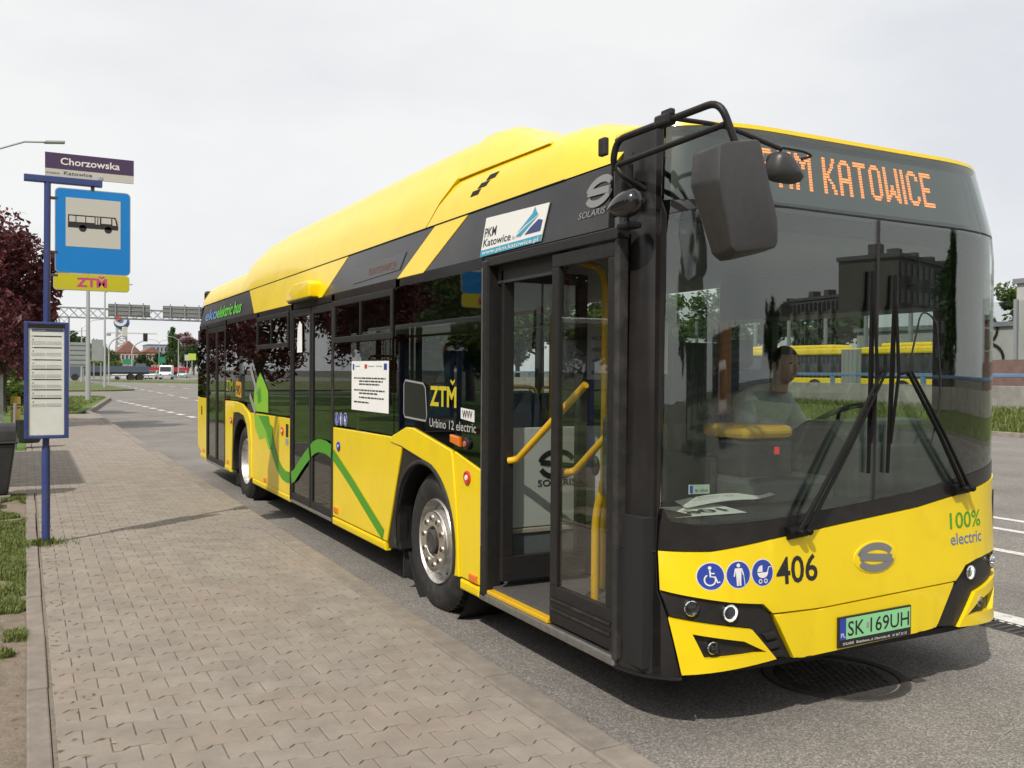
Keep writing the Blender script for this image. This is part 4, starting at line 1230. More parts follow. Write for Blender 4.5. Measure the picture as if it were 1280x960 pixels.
# badge, numbers, stickers
fpan('badge_base', disc2(1.281, .755, .155, .080), M_YEL, .016, .006, .003)
logo('badge', 1.281, .755, .235, .108, .036, front_print, .018, mat('badge_grey', (.30, .30, .30), .38, metal=.6), B)
Flat().text('406', .612, .684, .128, .265, .015).build('fleet_number', front_print(.0135), M_INK, B)
Flat().text('100%', 1.868, .850, .088, .285, .012, slant=.0).build('slogan', front_print(.0135), M_GRNP, B)
Flat().text('electric', 1.868, .765, .066, .285, .008).build('slogan', front_print(.0135), mat('slogan_blue', (.10, .17, .36), .5), B)
def icon(kind, cx, cz, r, mpf, parent, d0):
    st = Flat().poly(disc2(cx, cz, r)).build('pictogram', mpf(d0), M_WHT, parent)
    Flat().poly(disc2(cx, cz, r * .93)).build('disc', mpf(d0 + .0012), M_BLUEP, st)
    f = Flat()
    X = lambda x: cx + x * r; Z = lambda z: cz + z * r
    P = lambda pts: [(X(a), Z(b)) for a, b in pts]
    if kind == 'wheelchair':
        f.poly(P(disc2(-.08, .60, .12)))
        f.stroke(P([(-.08, .44), (-.05, -.02), (.28, -.05), (.45, -.45), (.62, -.40)]), r * .11)
        f.stroke(P([(-.06, .22), (.25, .20)]), r * .09)
        f.stroke(P(arc(-.08, -.25, .38, .38, 120, 385, 20)), r * .10)
    elif kind == 'person':
        f.poly(P(disc2(0, .66, .14)))
        f.poly(P([(-.24, .46), (.24, .46), (.20, -.15), (.17, -.78), (.03, -.78), (0, -.2), (-.03, -.78), (-.17, -.78), (-.20, -.15)]))
        f.stroke(P([(-.24, .44), (-.36, -.12)]), r * .10); f.stroke(P([(.24, .44), (.38, -.02)]), r * .10)
        f.stroke(P([(.40, -.02), (.48, -.78)]), r * .05)
    else:
        f.poly(P([(-.02, .08)] + arc(-.02, .08, .46, .46, 90, 180, 10)))
        f.poly(P([(-.48, .02)] + arc(0, .02, .48, .40, 180, 360, 14)))
        f.stroke(P([(.40, 0), (.55, .38), (.78, .38)]), r * .08)
        for q in (-.24, .24): f.stroke(P(arc(q, -.60, .13, .13, 0, 360, 14)), r * .07)
    f.build('symbol', mpf(d0 + .0024), M_WHT, st)
for k, x, z in (('wheelchair', .268, .745), ('person', .399, .747), ('pram', .530, .747)):
    icon(k, x, z, .064, front_print, B, .0128)
for k, y, z in (('wheelchair', 4.825, 1.232), ('person', 4.70, 1.236), ('pram', 4.575, 1.240)):
    icon(k, -y, z, .058, side_print, B, .003)
# number plate
np_ = fpan('number_plate', [(1.003, .337), (1.527, .343), (1.527, .492), (1.003, .486)], M_INK, .026, .012, .004)
fpan('plate_field', [(1.052, .376), (1.517, .381), (1.517, .484), (1.052, .479)], mat('plate_green', (.26, .62, .30), .45), .0275, .002, .0).parent = np_
fpan('plate_band', [(1.010, .3755), (1.052, .376), (1.052, .479), (1.010, .4785)], M_BLUEP, .0275, .002, .0).parent = np_
Flat().text('SK', 1.064, .392, .074, .115, .006).build('plate_text', front_print(.0285), M_INK, np_)
Flat().text('169UH', 1.222, .394, .074, .285, .006).build('plate_text', front_print(.0285), M_INK, np_)
Flat().text('PL', 1.016, .388, .022, .03, .004).build('plate_text', front_print(.0285), M_WHT, np_)
Flat().text('SOLARIS   Bolechowo, ul. Obornicka 46   61 667 23 33', 1.03, .350, .013, .46, .003).build('plate_text', front_print(.0285), M_WHT, np_)
for ch in np_.children: ch.matrix_parent_inverse = world_inv(np_)
fpan('plate_seal', [(1.195, .418), (1.212, .418), (1.212, .445), (1.195, .445)], M_GREYP, .0295, .001, .0)

# wipers
M_WIP = mat('wiper_black', (.006, .006, .006), .55, spec=.2)
def wiper(base, pivot, top, low, off):
    w = empty('wiper', base); w.parent = B; w.matrix_parent_inverse = world_inv(B)
    b0 = front_map(XA(base[0]), base[2], .05); p0 = front_map(XA(pivot[0]), pivot[2], .065)
    s_ = Vector((.030, 0, 0))
    MB().tube([b0, b0.lerp(p0, .5) + Vector((0, -.012, 0)), p0], [.013, .011, .009], 8).build('arm', M_WIP, w, smooth=40)
    MB().tube([b0 + s_ * 1.6, (b0 + s_ * 1.6).lerp(p0 + s_, .5) + Vector((0, -.010, 0)), p0 + s_], [.010, .009, .007], 8).build('arm', M_WIP, w, smooth=40)
    t0, l0 = front_map(XA(top[0]), top[1], .020), front_map(XA(low[0]), low[1], .020)
    MB().tube([t0, t0.lerp(l0, .5) + Vector((0, -.004, 0)), l0], [.010, .014, .010], 6).build('blade', M_WIP, w, smooth=40)
    MB().tube([t0.lerp(l0, .15) + Vector((0, -.012, 0)), t0.lerp(l0, .5) + Vector((0, -.045, 0)), t0.lerp(l0, .85) + Vector((0, -.012, 0))], .009, 6).build('blade_bracket', M_WIP, w, smooth=40)
    MB().tube([p0, t0.lerp(l0, .5) + Vector((0, -.045, 0))], .010, 6).build('link', M_WIP, w)
    MB().tube([b0 + Vector((-.05, .03, -.01)), b0 + Vector((.07, .03, .0))], [.030, .030], 12).build('wiper_box', M_WIP, w, smooth=40)
    for q_ in (b0, b0 + s_ * 1.6):
        MB().lathe([(.018, .0), (.018, .05), (.012, .06), (0, .06)], q_ + Vector((0, .03, 0)), (0, -1, 0), 12).build('spindle', M_WIP, w, smooth=40)
wiper((.735, 0, .925), (1.285, 0, 1.70), (1.248, 2.18), (1.235, 1.175), 0)
wiper((1.93, 0, 1.065), (1.46, 0, 1.68), (1.415, 2.17), (1.372, 1.17), 0)
MB().tube(bar_path([front_map(XA(1.46), 1.66, .06), front_map(XA(1.55), 2.0, .07), front_map(XA(1.68), 1.95, .06), front_map(XA(1.74), 1.55, .05), front_map(XA(1.66), 1.30, .05)], .3, 8), .005, 6).build('washer_hose', M_SAT, B)

# mirrors
mr_ = empty('door_side_mirror', (0.03, -.3, 2.4)); mr_.parent = B; mr_.matrix_parent_inverse = world_inv(B)
arm_up = bar_path([(0.06, .42, 2.60), (-.06, .38, 2.63), (-.06, .34, 2.74), (0.0, -.30, 2.765), (0.055, -.33, 2.60)], .07)
MB().tube(arm_up, .0155, 10).build('arm', M_SAT, mr_, smooth=40)
MB().tube(bar_path([(0.07, .30, 2.52), (-.06, .30, 2.57), (-.07, .33, 2.62), (0.03, -.30, 2.675)], .06), .0135, 10).build('arm', M_SAT, mr_, smooth=40)
MB().obox((-.03, 0.02, 2.757), (.055, .10, .052)).build('clamp', M_SAT, mr_, bev=.012)
MB().obox((-.03, 0.00, 2.785), (.03, .07, .03)).build('clamp', M_RUB, mr_, bev=.008)
MB().obox((-.075, .43, 2.725), (.03, .055, .085)).build('end_cap', M_RUB, mr_, bev=.008)
MB().obox((.02, .40, 2.56), (.06, .10, .20)).build('mount', M_SAT, mr_, bev=.02)
h0 = [(-.125, 2.545), (-.085, 2.565), (.075, 2.612), (.105, 2.60), (.215, 2.31), (.222, 2.20), (.20, 2.17), (.02, 2.125), (-.02, 2.15), (-.135, 2.42)]
h1 = [(-.105, 2.56), (-.07, 2.575), (.085, 2.603), (.10, 2.59), (.195, 2.29), (.197, 2.20), (.185, 2.178), (-.02, 2.145), (-.045, 2.165), (-.11, 2.42)]
h0 = [(x + (.03 if x > .05 else .025), z) for x, z in h0]; h1 = [(x + (.03 if x > .05 else .025), z) for x, z in h1]
vs = [(x, -.25, z) for x, z in h0] + [(x, -.31, z) for x, z in h0] + [(x, -.40, z) for x, z in h1]
n = 10
fs = [tuple(range(n)), tuple(reversed(range(2 * n, 3 * n)))]
for lv in (0, 1):
    fs += [(lv * n + i, lv * n + (i + 1) % n, (lv + 1) * n + (i + 1) % n, (lv + 1) * n + i) for i in range(n)]
MB().add(vs, fs).build('housing', mat('mirror_shell', (0.040, 0.039, 0.039), .5, var=.12, vscale=30, bump=.0008, bscale=500), mr_, bev=.012, smooth=30)
MB().prism([(x * .9 + .004, 2.38 + (z - 2.38) * .92) for x, z in h0], lambda h, v, d: (h, d, v), -.249, -.242).build('mirror_glass', M_REFL, mr_)
m2 = empty('front_mirror', (.53, -.12, 2.6)); m2.parent = B; m2.matrix_parent_inverse = world_inv(B)
MB().tube(bar_path([(-.02, .0, 2.765), (.22, -.08, 2.745), (.50, -.13, 2.665)], .1), .011, 8).build('arm', M_SAT, m2, smooth=40)
vs, fs = [], []
for y, k in ((-.06, .92), (-.075, 1.0), (-.12, .97), (-.155, .80), (-.17, .45)):
    for x, z in arc(0, 0, 1, 1, 0, 360, 20)[:-1]:
        sx_ = abs(x) ** .6 * (1 if x > 0 else -1); sz = abs(z) ** .6 * (1 if z > 0 else -1)
        vs.append((.535 + sx_ * (.080 - .032 * sz) * k - .022 * sz, y * .8 - .02, 2.595 + sz * .068 * k))
for i in range(4):
    fs += [(i * 20 + k, i * 20 + (k + 1) % 20, (i + 1) * 20 + (k + 1) % 20, (i + 1) * 20 + k) for k in range(20)]
fs += [tuple(range(20)), tuple(range(80, 100))]
MB().add(vs, fs).build('housing', mat('mirror_shell_2', (0.04, 0.038, 0.038), .4), m2, smooth=45)
MB().tube(bar_path([(.50, -.14, 2.67), (.62, -.15, 2.665), (.67, -.15, 2.65), (.60, -.15, 2.63)], .03), .006, 6).build('bracket', M_SAT, m2)
# door camera bulb
cb = MB()
vs, fs = [], []
for t, r in ((-1, .0), (-.92, .034), (-.65, .058), (-.25, .064), (.15, .058), (.5, .044), (.8, .026), (1, .006)):
    c = Vector((-.07, .26, 2.43)) + Vector((-.035, .085, -.012)) * t
    for k in range(14):
        a = 2 * math.pi * k / 14
        vs.append(c + Vector((math.cos(a) * r * .8, math.cos(a) * r * .35, math.sin(a) * r)))
for i in range(7):
    fs += [(i * 14 + k, i * 14 + (k + 1) % 14, (i + 1) * 14 + (k + 1) % 14, (i + 1) * 14 + k) for k in range(14)]
cbo = cb.add(vs, fs).build('door_lamp', mat('lamp_black', (.014, .013, .013), .16, coat=.5), B, smooth=60)
MB().box(-.05, .03, .26, .36, 2.33, 2.36).build('door_lamp_bracket', M_SAT, B, bev=.01)

# ------------------------------------------------------------------ dashboard, wheel
MB().box(.25, 2.3, .18, .55, .90, .985).build('dashboard', M_INTD, B, bev=.02)
MB().prism([(.35, .95), (.95, .95), (.90, 1.30), (.72, 1.405), (.50, 1.40), (.36, 1.30)], lambda h, v, d: (d, h, v), 1.52, 2.34).build('instrument_panel', mat('dash_grey', (.06, .07, .068), .45, var=.1, vscale=8), B, bev=.04)
MB().box(.92, 1.50, .45, .95, .40, 1.10).build('cab_console', mat('console_grey', (.10, .11, .105), .5), B, bev=.03)
sw = MB()
ctr, axn = Vector((1.86, .78, 1.36)), Vector((0, .55, .83)).normalized()
a_ = axn.orthogonal().normalized(); b_ = axn.cross(a_)
sw.tube([ctr + (a_ * math.cos(2 * math.pi * k / 24) + b_ * math.sin(2 * math.pi * k / 24)) * .23 for k in range(25)], .016, 8)
sw.tube([ctr + a_ * .23, ctr - a_ * .23], .012, 6); sw.tube([ctr, ctr + b_ * .23], .012, 6)
sw.build('steering_wheel', M_INTD, B, smooth=40)
ds = empty('driver_seat', (1.86, 1.35, .6)); ds.parent = B; ds.matrix_parent_inverse = world_inv(B)
MB().box(1.62, 2.10, 1.05, 1.55, .80, .92).build('cushion', M_INTD, ds, bev=.04)
MB().obox((1.86, 1.60, 1.30), (.48, .10, .80), Matrix.Rotation(R(-8), 3, 'X')).build('backrest', M_SEAT, ds, bev=.04)
MB().obox((1.86, 1.68, 1.80), (.28, .08, .20)).build('headrest', M_INTD, ds, bev=.04)
MB().box(1.70, 2.02, 1.2, 1.5, .36, .79).build('pedestal', M_INTD, ds)
MB().obox((1.60, 1.50, 1.70), (.09, .05, .62)).build('belt_post', mat('belt_post_orange', (.55, .20, .03), .6), ds, bev=.015)

# ------------------------------------------------------------------ print on the side
pf = Flat().poly([(-7.87, 1.636), (-7.65, 1.53), (-7.46, 1.42), (-7.45, 1.175), (-8.20, 1.165), (-8.22, 1.30), (-8.18, 1.43), (-8.03, 1.547)])
pf.build('plug_graphic', side_print(.005), M_LIMEP, B)
Flat().poly([(-8.02, 1.40), (-7.86, 1.47), (-7.80, 1.30), (-7.98, 1.26)]).build('plug_graphic', side_print(.006), M_GRNP, B)
Flat().poly([(-8.20, 1.125), (-8.13, .96), (-7.92, .84), (-7.62, .88), (-7.44, .76), (-7.24, .77), (-7.24, 1.02), (-7.40, 1.06), (-7.45, 1.14)]).build('plug_graphic', side_print(.004), M_LIMEP, B)
Flat().poly([(-7.95, 1.12), (-7.55, .95), (-7.40, .80), (-7.24, .77), (-7.24, 1.02), (-7.40, 1.06), (-7.45, 1.14)]).build('plug_graphic', side_print(.005), M_GRNP, B)
for a, b_ in (((-8.39, 1.692), (-8.04, 1.40)), ((-8.43, 1.353), (-8.12, 1.15))):
    Flat().stroke([a, b_], .085).build('plug_prong', side_print(.007), M_SILV, B)
cab_p = [(7.33, .90), (7.20, .76), (6.99, .615), (6.81, .545), (6.64, .522), (6.48, .53)]
Flat().stroke([(-y, z) for y, z in cab_p], [.20, .17, .14, .13, .12, .12]).build('cable_graphic', side_print(.004), M_GRNP, B)
Flat().stroke([(-y, z) for y, z in ((6.42, .535), (6.30, .57), (6.08, .686), (5.90, .775), (5.73, .85))], .125).build('cable_graphic', side_print(.002), M_GRNP, B)
Flat().stroke([(-y, z) for y, z in ((5.67, .88), (5.56, .92), (5.41, .948), (5.28, .953), (5.15, .95), (5.00, .925))], .125).build('cable_graphic', side_print(.002), M_GRNP, B)
Flat().stroke([(-y, z) for y, z in ((4.93, .905), (4.66, .806), (4.37, .697), (3.97, .535), (3.60, .385))], [.105, .095, .095, .095, .095]).build('cable_graphic', side_print(.004), M_GRNP, B)
Flat().text('eko', -11.85, 2.43, .17, 1.0, .02, slant=.12).build('lettering', side_print(.002), mat('script_blue', (.12, .26, .48), .5), B)
Flat().text('elektric', -10.85, 2.43, .17, 1.12, .02, slant=.12).build('lettering', side_print(.002), mat('script_green', (.10, .50, .03), .5), B)
Flat().text('bus', -9.62, 2.43, .17, .48, .02, slant=.12).build('lettering', side_print(.002), MATS['script_green'], B)
# operator's board over the door
ob = panel('operator_board', [(1.915, 2.372), (1.165, 2.380), (1.125, 2.588), (1.905, 2.615)], side_map, .006, .005, M_WHT, B, .001)
Flat().poly([(-1.915, 2.372), (-1.165, 2.380), (-1.158, 2.418), (-1.914, 2.412)]).build('board_band', side_print(.0075), M_CYANP, ob)
Flat().text('PKM', -1.89, 2.490, .060, .155, .012).text('Katowice', -1.89, 2.432, .050, .36, .010).build('board_text', side_print(.0075), M_INK, ob)
Flat().text('www.pkm.katowice.pl', -1.89, 2.384, .026, .70, .008).build('board_text', side_print(.009), M_WHT, ob)
Flat().text('Sp. z o.o.', -1.51, 2.434, .022, .11, .002).build('board_text', side_print(.0075), M_GREYP, ob)
Flat().poly([(-1.46, 2.46), (-1.30, 2.555), (-1.28, 2.59), (-1.25, 2.555), (-1.23, 2.54), (-1.36, 2.50)]).poly([(-1.47, 2.445), (-1.33, 2.50), (-1.22, 2.535), (-1.40, 2.44)]).build('board_emblem', side_print(.0075), M_CYANP, ob)
Flat().poly([(-1.36, 2.440), (-1.18, 2.440), (-1.17, 2.50), (-1.22, 2.51), (-1.30, 2.475)]).build('board_emblem', side_print(.0082), M_NAVYP, ob)
# maker's mark near the front
logo('maker_mark', -.635, 2.565, .21, .12, .036, side_print, .003, mat('mark_grey', (.22, .22, .22), .4), B, .10)
Flat().text('SOLARIS', -.80, 2.445, .034, .24, .004, slant=.15).build('maker_name', side_print(.003), MATS['mark_grey'], B)
# lettering on the dark glass by the front wheel
zt_ = Flat().text('ZTM', -2.675, 1.435, .135, .44, .030)
zt_.build('lettering', side_print(.003), mat('print_yellow', (.55, .46, .02), .5), B)
Flat().poly([(-2.33, 1.60), (-2.295, 1.575), (-2.26, 1.60), (-2.26, 1.615), (-2.295, 1.600), (-2.33, 1.615)]).build('lettering_heart', side_print(.003), MATS['print_yellow'], B)
Flat().text('Urbino 12 electric', -2.68, 1.285, .062, .74, .003).build('lettering', side_print(.003), mat('print_silver', (.45, .45, .44), .5), B)
st_ = panel('sticker', [(2.165, 1.365), (1.965, 1.350), (1.965, 1.425), (2.165, 1.435)], side_map, .003, .002, M_WHT, B, 0)
Flat().text('WVV', -2.14, 1.372, .05, .15, .02).build('sticker_print', side_print(.0045), M_INK, st_)
# charging flap on the glass
fl_ = Flat().stroke([(-3.15, 1.33), (-3.17, 1.36), (-3.17, 1.57), (-3.14, 1.60), (-2.80, 1.58), (-2.76, 1.55), (-2.73, 1.36), (-2.75, 1.32), (-3.15, 1.33)], .014)
fl_.build('flap_edge', side_print(.003), M_GREYP, B)
panel('charging_flap', [(3.15, 1.34), (3.16, 1.36), (3.16, 1.565), (3.13, 1.59), (2.81, 1.57), (2.77, 1.54), (2.745, 1.36), (2.765, 1.33)], side_map, .002, .003, M_BLK, B, .001)
# notice sheet in the window
nt_ = panel('notice_sheet', [(4.40, 1.335), (3.495, 1.338), (3.495, 1.745), (4.40, 1.748)], side_map, .003, .002, M_PAPER, B, 0)
f = Flat()
for z, x0, x1 in ((1.60, -4.33, -3.56), (1.575, -4.20, -3.62), (1.55, -4.20, -3.70), (1.50, -4.33, -3.58), (1.475, -4.20, -3.75), (1.44, -4.20, -3.60), (1.40, -4.33, -3.95)):
    x = x0
    while x < x1:
        w_ = rp.uniform(.03, .09); f.poly([(x, z), (min(x + w_, x1), z), (min(x + w_, x1), z + .012), (x, z + .012)]); x += w_ + .015
f.text('Fundusze', -4.30, 1.70, .014, .12).text('Rzeczpospolita', -3.98, 1.70, .012, .15).text('Unia Europejska', -3.78, 1.70, .012, .14)
f.build('notice_print', side_print(.0045), M_INK, nt_)
Flat().poly([(-4.06, 1.685), (-4.00, 1.685), (-4.00, 1.72), (-4.06, 1.72)]).build('notice_print', side_print(.0045), M_REDP, nt_)
Flat().poly([(-3.60, 1.675), (-3.53, 1.675), (-3.53, 1.725), (-3.60, 1.725)]).poly([(-4.37, 1.675), (-4.33, 1.675), (-4.33, 1.725), (-4.37, 1.725)]).build('notice_print', side_print(.0045), M_BLUEP, nt_)
# rear: yellow lettering and route poster in the glass
Flat().text('ZTM', -9.98, 1.38, .15, .45, .012).build('lettering', side_print(.003), mat('print_lime', (.35, .36, .02), .5), B)
sq = panel('sticker', [(9.32, 1.315), (8.97, 1.305), (8.97, 1.505), (9.32, 1.52)], side_map, .003, .002, mat('sticker_orange', (.60, .30, .01), .5), B, 0)
Flat().text('90', -9.29, 1.34, .13, .28, .02).build('sticker_print', side_print(.0045), M_INK, sq)
po = panel('route_poster', [(9.06, 1.73), (8.13, 1.72), (8.13, 2.01), (9.06, 2.02)], side_map, -.012, .002, mat('poster_grey', (.42, .41, .36), .7), B, 0)
f = Flat()
for j in range(4):
    for i in range(6):
        if rp.random() < .75: f.poly([(-9.0 + i * .14, 1.75 + j * .065), (-8.9 + i * .14, 1.75 + j * .065), (-8.9 + i * .14, 1.785 + j * .065), (-9.0 + i * .14, 1.785 + j * .065)])
f.build('poster_print', side_print(-.010), M_INK, po)
pw = panel('notice_sheet', [(6.21, 1.85), (6.02, 1.85), (6.03, 2.13), (6.12, 2.17), (6.19, 2.10)], side_map, .0, .002, M_PAPER, B, 0)
# buttons, side lamps
def button(y, z, r, m_, sx=1.0):
    q = empty('door_button', side_map(y, z, 0)); q.parent = B; q.matrix_parent_inverse = world_inv(B)
    MB().lathe([(r, 0), (r, .010), (r * .85, .014), (r * .70, .014), (r * .6, .010), (0, .011)], side_map(y, z, 0), (-1, 0, 0), 24).build('button_face', m_, q, smooth=30)
    MB().lathe([(r * .42, .010), (r * .36, .016), (0, .017)], side_map(y, z, 0), (-1, 0, 0), 16).build('button_core', M_WHT if m_ is M_REDL else M_SILV, q, smooth=30)
button(2.06, .995, .045, M_REDL); button(6.80, 1.005, .045, M_REDL); button(4.765, .99, .042, M_BLUEP); button(9.63, .98, .045, M_REDL)
for y, z in ((1.965, .375), (4.83, .41), (7.6, .385), (9.85, .395), (11.8, .40)):
    panel('side_marker', [(y - .055, z - .024), (y + .055, z - .024), (y + .055, z + .024), (y - .055, z + .024)], side_map, .012, .012, M_ORNG, B, .006)
panel('indicator', [(2.16, 1.185), (2.30, 1.205), (2.30, 1.255), (2.16, 1.245)], side_map, .022, .03, M_ORNG, B, .008)
il = MB()
il.lathe([(.040, 0), (.040, .014), (.032, .022), (0, .025)], side_map(2.06, 1.21, 0), (-1, 0, 0), 20)
il.build('emergency_valve', M_SAT, B, smooth=30)
MB().lathe([(.020, .022), (.018, .029), (0, .030)], side_map(2.06, 1.21, 0), (-1, 0, 0), 12).build('emergency_valve_lens', mat('lens_rose', (.5, .12, .10), .3), B, smooth=30)
for y, z, w_, h_ in ((6.60, 1.02, .10, .14), (6.60, .90, .12, .07), (12.0, 1.02, .08, .14)):
    s2 = panel('sticker', [(y - w_ / 2, z - h_ / 2), (y + w_ / 2, z - h_ / 2), (y + w_ / 2, z + h_ / 2), (y - w_ / 2, z + h_ / 2)], side_map, .003, .002, M_INK if h_ > .1 else M_SILV, B, 0)
# ================================================================== bus stop furniture
M_NAVY = mat('pole_blue', (0.028, 0.048, 0.18), 0.42, coat=.2, var=.10, vscale=6, dirt=((.10, .11, .16), .35, 5, .5, .7))
M_SIGNB = mat('sign_blue', (0.0, 0.19, 0.56), 0.4, var=.03, vscale=4)
M_SIGNY = mat('sign_yellow', (0.50, 0.46, 0.01), 0.4, var=.03, vscale=4)
M_SIGNW = mat('sign_white', (0.50, 0.49, 0.45), 0.5)
M_NAME = mat('name_purple', (0.060, 0.030, 0.085), 0.5)
M_MAG = mat('print_magenta', (0.52, 0.05, 0.22), 0.45)
M_GALV = mat('galvanised', (0.36, 0.37, 0.37), 0.5, metal=.5, var=.12, vscale=3)
PX, PY = -2.318, 5.74
stop = empty('bus_stop_sign', (PX, PY, PZ), 'tall blue bus stop pole with name plate, bus sign and timetable case', 'bus stop sign')
S = stop
MB().tube([(PX, PY, PZ - .1), (PX, PY, 0.95), (PX, PY, 1.0)], [.034, .034, .028], 16).build('pole', M_NAVY, S, smooth=40)
MB().tube([(PX, PY, 1.0), (PX + .012, PY, 3.28)], .027, 16).build('pole', M_NAVY, S, smooth=40)
MB().box(-2.488, -1.872, PY - .03, PY + .03, 3.277, 3.335).build('crossbar', M_NAVY, S, bev=.006)
def flatmap(y):
    return lambda x, z: Vector((x, y, z))
def plate(name, x0, x1, z0, z1, y, th, m_, parent, r=.03, n=5):
    pts = []
    for cx_, cz_, a0 in ((x1 - r, z0 + r, -90), (x1 - r, z1 - r, 0), (x0 + r, z1 - r, 90), (x0 + r, z0 + r, 180)):
        pts += arc(cx_, cz_, r, r, a0, a0 + 90, n)
    return MB().prism(pts, lambda h, v, d: (h, d, v), y, y + th).build(name, m_, parent)
npl = plate('name_plate', -2.326, -1.613, 3.335, 3.542, PY - .012, .018, M_SIGNW, S, .003, 1)
Flat().poly([(-2.326, 3.405), (-1.613, 3.405), (-1.613, 3.542), (-2.326, 3.542)]).build('name_field', flatmap(PY - .0135), M_NAME, npl)
Flat().text('Chorzowska', -2.205, 3.445, .062, .475, .014).build('name_text', flatmap(PY - .015), M_WHT, npl)
Flat().text('Katowice', -2.18, 3.358, .033, .225, .012).text('miasto:', -2.318, 3.358, .022, .11, .0).build('name_text', flatmap(PY - .0135), mat('print_grey_dark', (.08, .08, .08), .5), npl)
MB().box(-1.905, -1.87, PY - .02, PY + .02, 3.335, 3.37).build('clip', M_GALV, S, bev=.004)
bs = plate('bus_sign', -2.250, -1.640, 2.505, 3.245, PY - .012, .02, M_GALV, S, .04)
def rrect(x0, x1, z0, z1, r, n=5):
    pts = []
    for cx_, cz_, a0 in ((x1 - r, z0 + r, -90), (x1 - r, z1 - r, 0), (x0 + r, z1 - r, 90), (x0 + r, z0 + r, 180)):
        pts += arc(cx_, cz_, r, r, a0, a0 + 90, n)
    return pts
Flat().poly(rrect(-2.243, -1.647, 2.512, 3.238, .036)).build('sign_field', flatmap(PY - .0135), M_SIGNB, bs)
Flat().poly([(-2.165, 2.738), (-1.723, 2.738), (-1.723, 3.165), (-2.165, 3.165)]).build('sign_panel', flatmap(PY - .015), M_SIGNW, bs)
bx = Flat()
bx.poly([(-2.148, 2.905), (-1.745, 2.905), (-1.742, 2.93), (-1.752, 2.985), (-1.765, 3.017), (-2.146, 3.017)])
for c in (-2.03, -1.825): bx.poly(disc2(c, 2.902, .030))
bx.build('bus_symbol', flatmap(PY - .0165), M_INK, bs)
wn_ = Flat()
for a, b_ in ((-2.137, -2.088), (-2.080, -2.010), (-2.002, -1.935), (-1.88, -1.80)):
    wn_.poly([(a, 2.955), (b_, 2.955), (b_, 3.006), (a, 3.006)])
for a in (-1.927, -1.906): wn_.poly([(a, 2.945), (a + .014, 2.945), (a + .014, 3.008), (a, 3.008)])
wn_.poly([(-1.790, 2.945), (-1.758, 2.945), (-1.768, 2.995), (-1.778, 3.006), (-1.790, 3.006)])
wn_.build('bus_symbol_window', flatmap(PY - .018), M_SIGNW, bs)
zs = plate('operator_sign', -2.262, -1.648, 2.355, 2.502, PY - .012, .02, M_SIGNW, S, .03)
Flat().poly(rrect(-2.257, -1.653, 2.361, 2.499, .026)).build('sign_field', flatmap(PY - .0135), M_SIGNY, zs)
zf = Flat().text('ZTM', -2.08, 2.392, .078, .245, .032)
zf.poly([(-1.905, 2.483), (-1.878, 2.462), (-1.851, 2.483), (-1.863, 2.490), (-1.878, 2.480), (-1.893, 2.490)])
zf.build('sign_text', flatmap(PY - .015), M_MAG, zs)
for z in (3.15, 2.68, 2.48, 3.215):
    if z < 3.2: MB().box(-2.31, -2.225, PY - .015, PY + .015, z - .012, z + .012).build('bracket', M_IRON, S, bev=.003)
MB().box(-1.965, -1.935, PY - .015, PY + .015, 3.235, 3.28).build('bracket', M_IRON, S, bev=.003)
# timetable case
tc = MB()
TX0, TX1, TZ0, TZ1 = -2.487, -2.142, 1.062, 2.068
for p in ((TX0, TX0 + .032, TZ0, TZ1), (TX1 - .032, TX1, TZ0, TZ1), (TX0 + .032, TX1 - .032, TZ0, TZ0 + .026), (TX0 + .032, TX1 - .032, TZ1 - .022, TZ1)):
    tc.box(p[0], p[1], PY - .080, PY - .030, p[2], p[3])
cse = tc.build('timetable_case', M_NAVY, S, bev=.005)
MB().box(TX0 + .03, TX1 - .03, PY - .06, PY - .04, TZ0 + .02, TZ1 - .02).build('case_back', M_GREYP, cse)
MB().box(TX0 + .032, TX1 - .032, PY - .0785, PY - .062, TZ1 - .052, TZ1 - .023).build('case_ledge', M_SAT, cse)
sh = MB().box(TX0 + .036, TX1 - .036, PY - .066, PY - .0615, TZ0 + .03, TZ1 - .055).build('timetable_sheet', M_PAPER, cse)
Flat().poly([(TX0 + .062, TZ1 - .084), (TX1 - .04, TZ1 - .084), (TX1 - .04, TZ1 - .060), (TX0 + .062, TZ1 - .060)]).build('sheet_header', flatmap(PY - .0675), M_NAVYP, sh)
Flat().text('Linie na przystanku', TX0 + .075, TZ1 - .077, .009, .09).build('sheet_header_text', flatmap(PY - .069), M_WHT, sh)
bl, gr, rd = Flat(), Flat(), Flat()
z = TZ1 - .128
for i, gap in enumerate((.098, .105, .082, .088, .088, .075, .0)):
    bl.poly([(TX0 + .075, z), (TX1 - .055, z), (TX1 - .055, z + .009), (TX0 + .075, z + .009)])
    (rd if i < 3 else bl).poly([(TX0 + .058, z + .001), (TX0 + .072, z + .001), (TX0 + .072, z + .008), (TX0 + .058, z + .008)])
    bl.poly([(TX0 + .066, z - .030), (TX0 + .074, z - .030), (TX0 + .074, z - .020), (TX0 + .066, z - .020)])
    for k in range(3):
        zz = z - .045 - k * .011
        for x0, x1 in ((TX0 + .058, TX0 + .165), (TX0 + .175, TX1 - .058)):
            x = x0
            while x < x1:
                w_ = rp.uniform(.006, .02); gr.poly([(x, zz), (min(x + w_, x1), zz), (min(x + w_, x1), zz + .004), (x, zz + .004)]); x += w_ + .004
    z -= gap
bl.build('sheet_print', flatmap(PY - .0675), M_INK, sh)
o = gr.build('sheet_small_print', flatmap(PY - .0675), mat('print_pale', (.33, .33, .32), .6), sh); o['kind'] = 'stuff'
rd.build('sheet_print', flatmap(PY - .0675), M_REDP, sh)
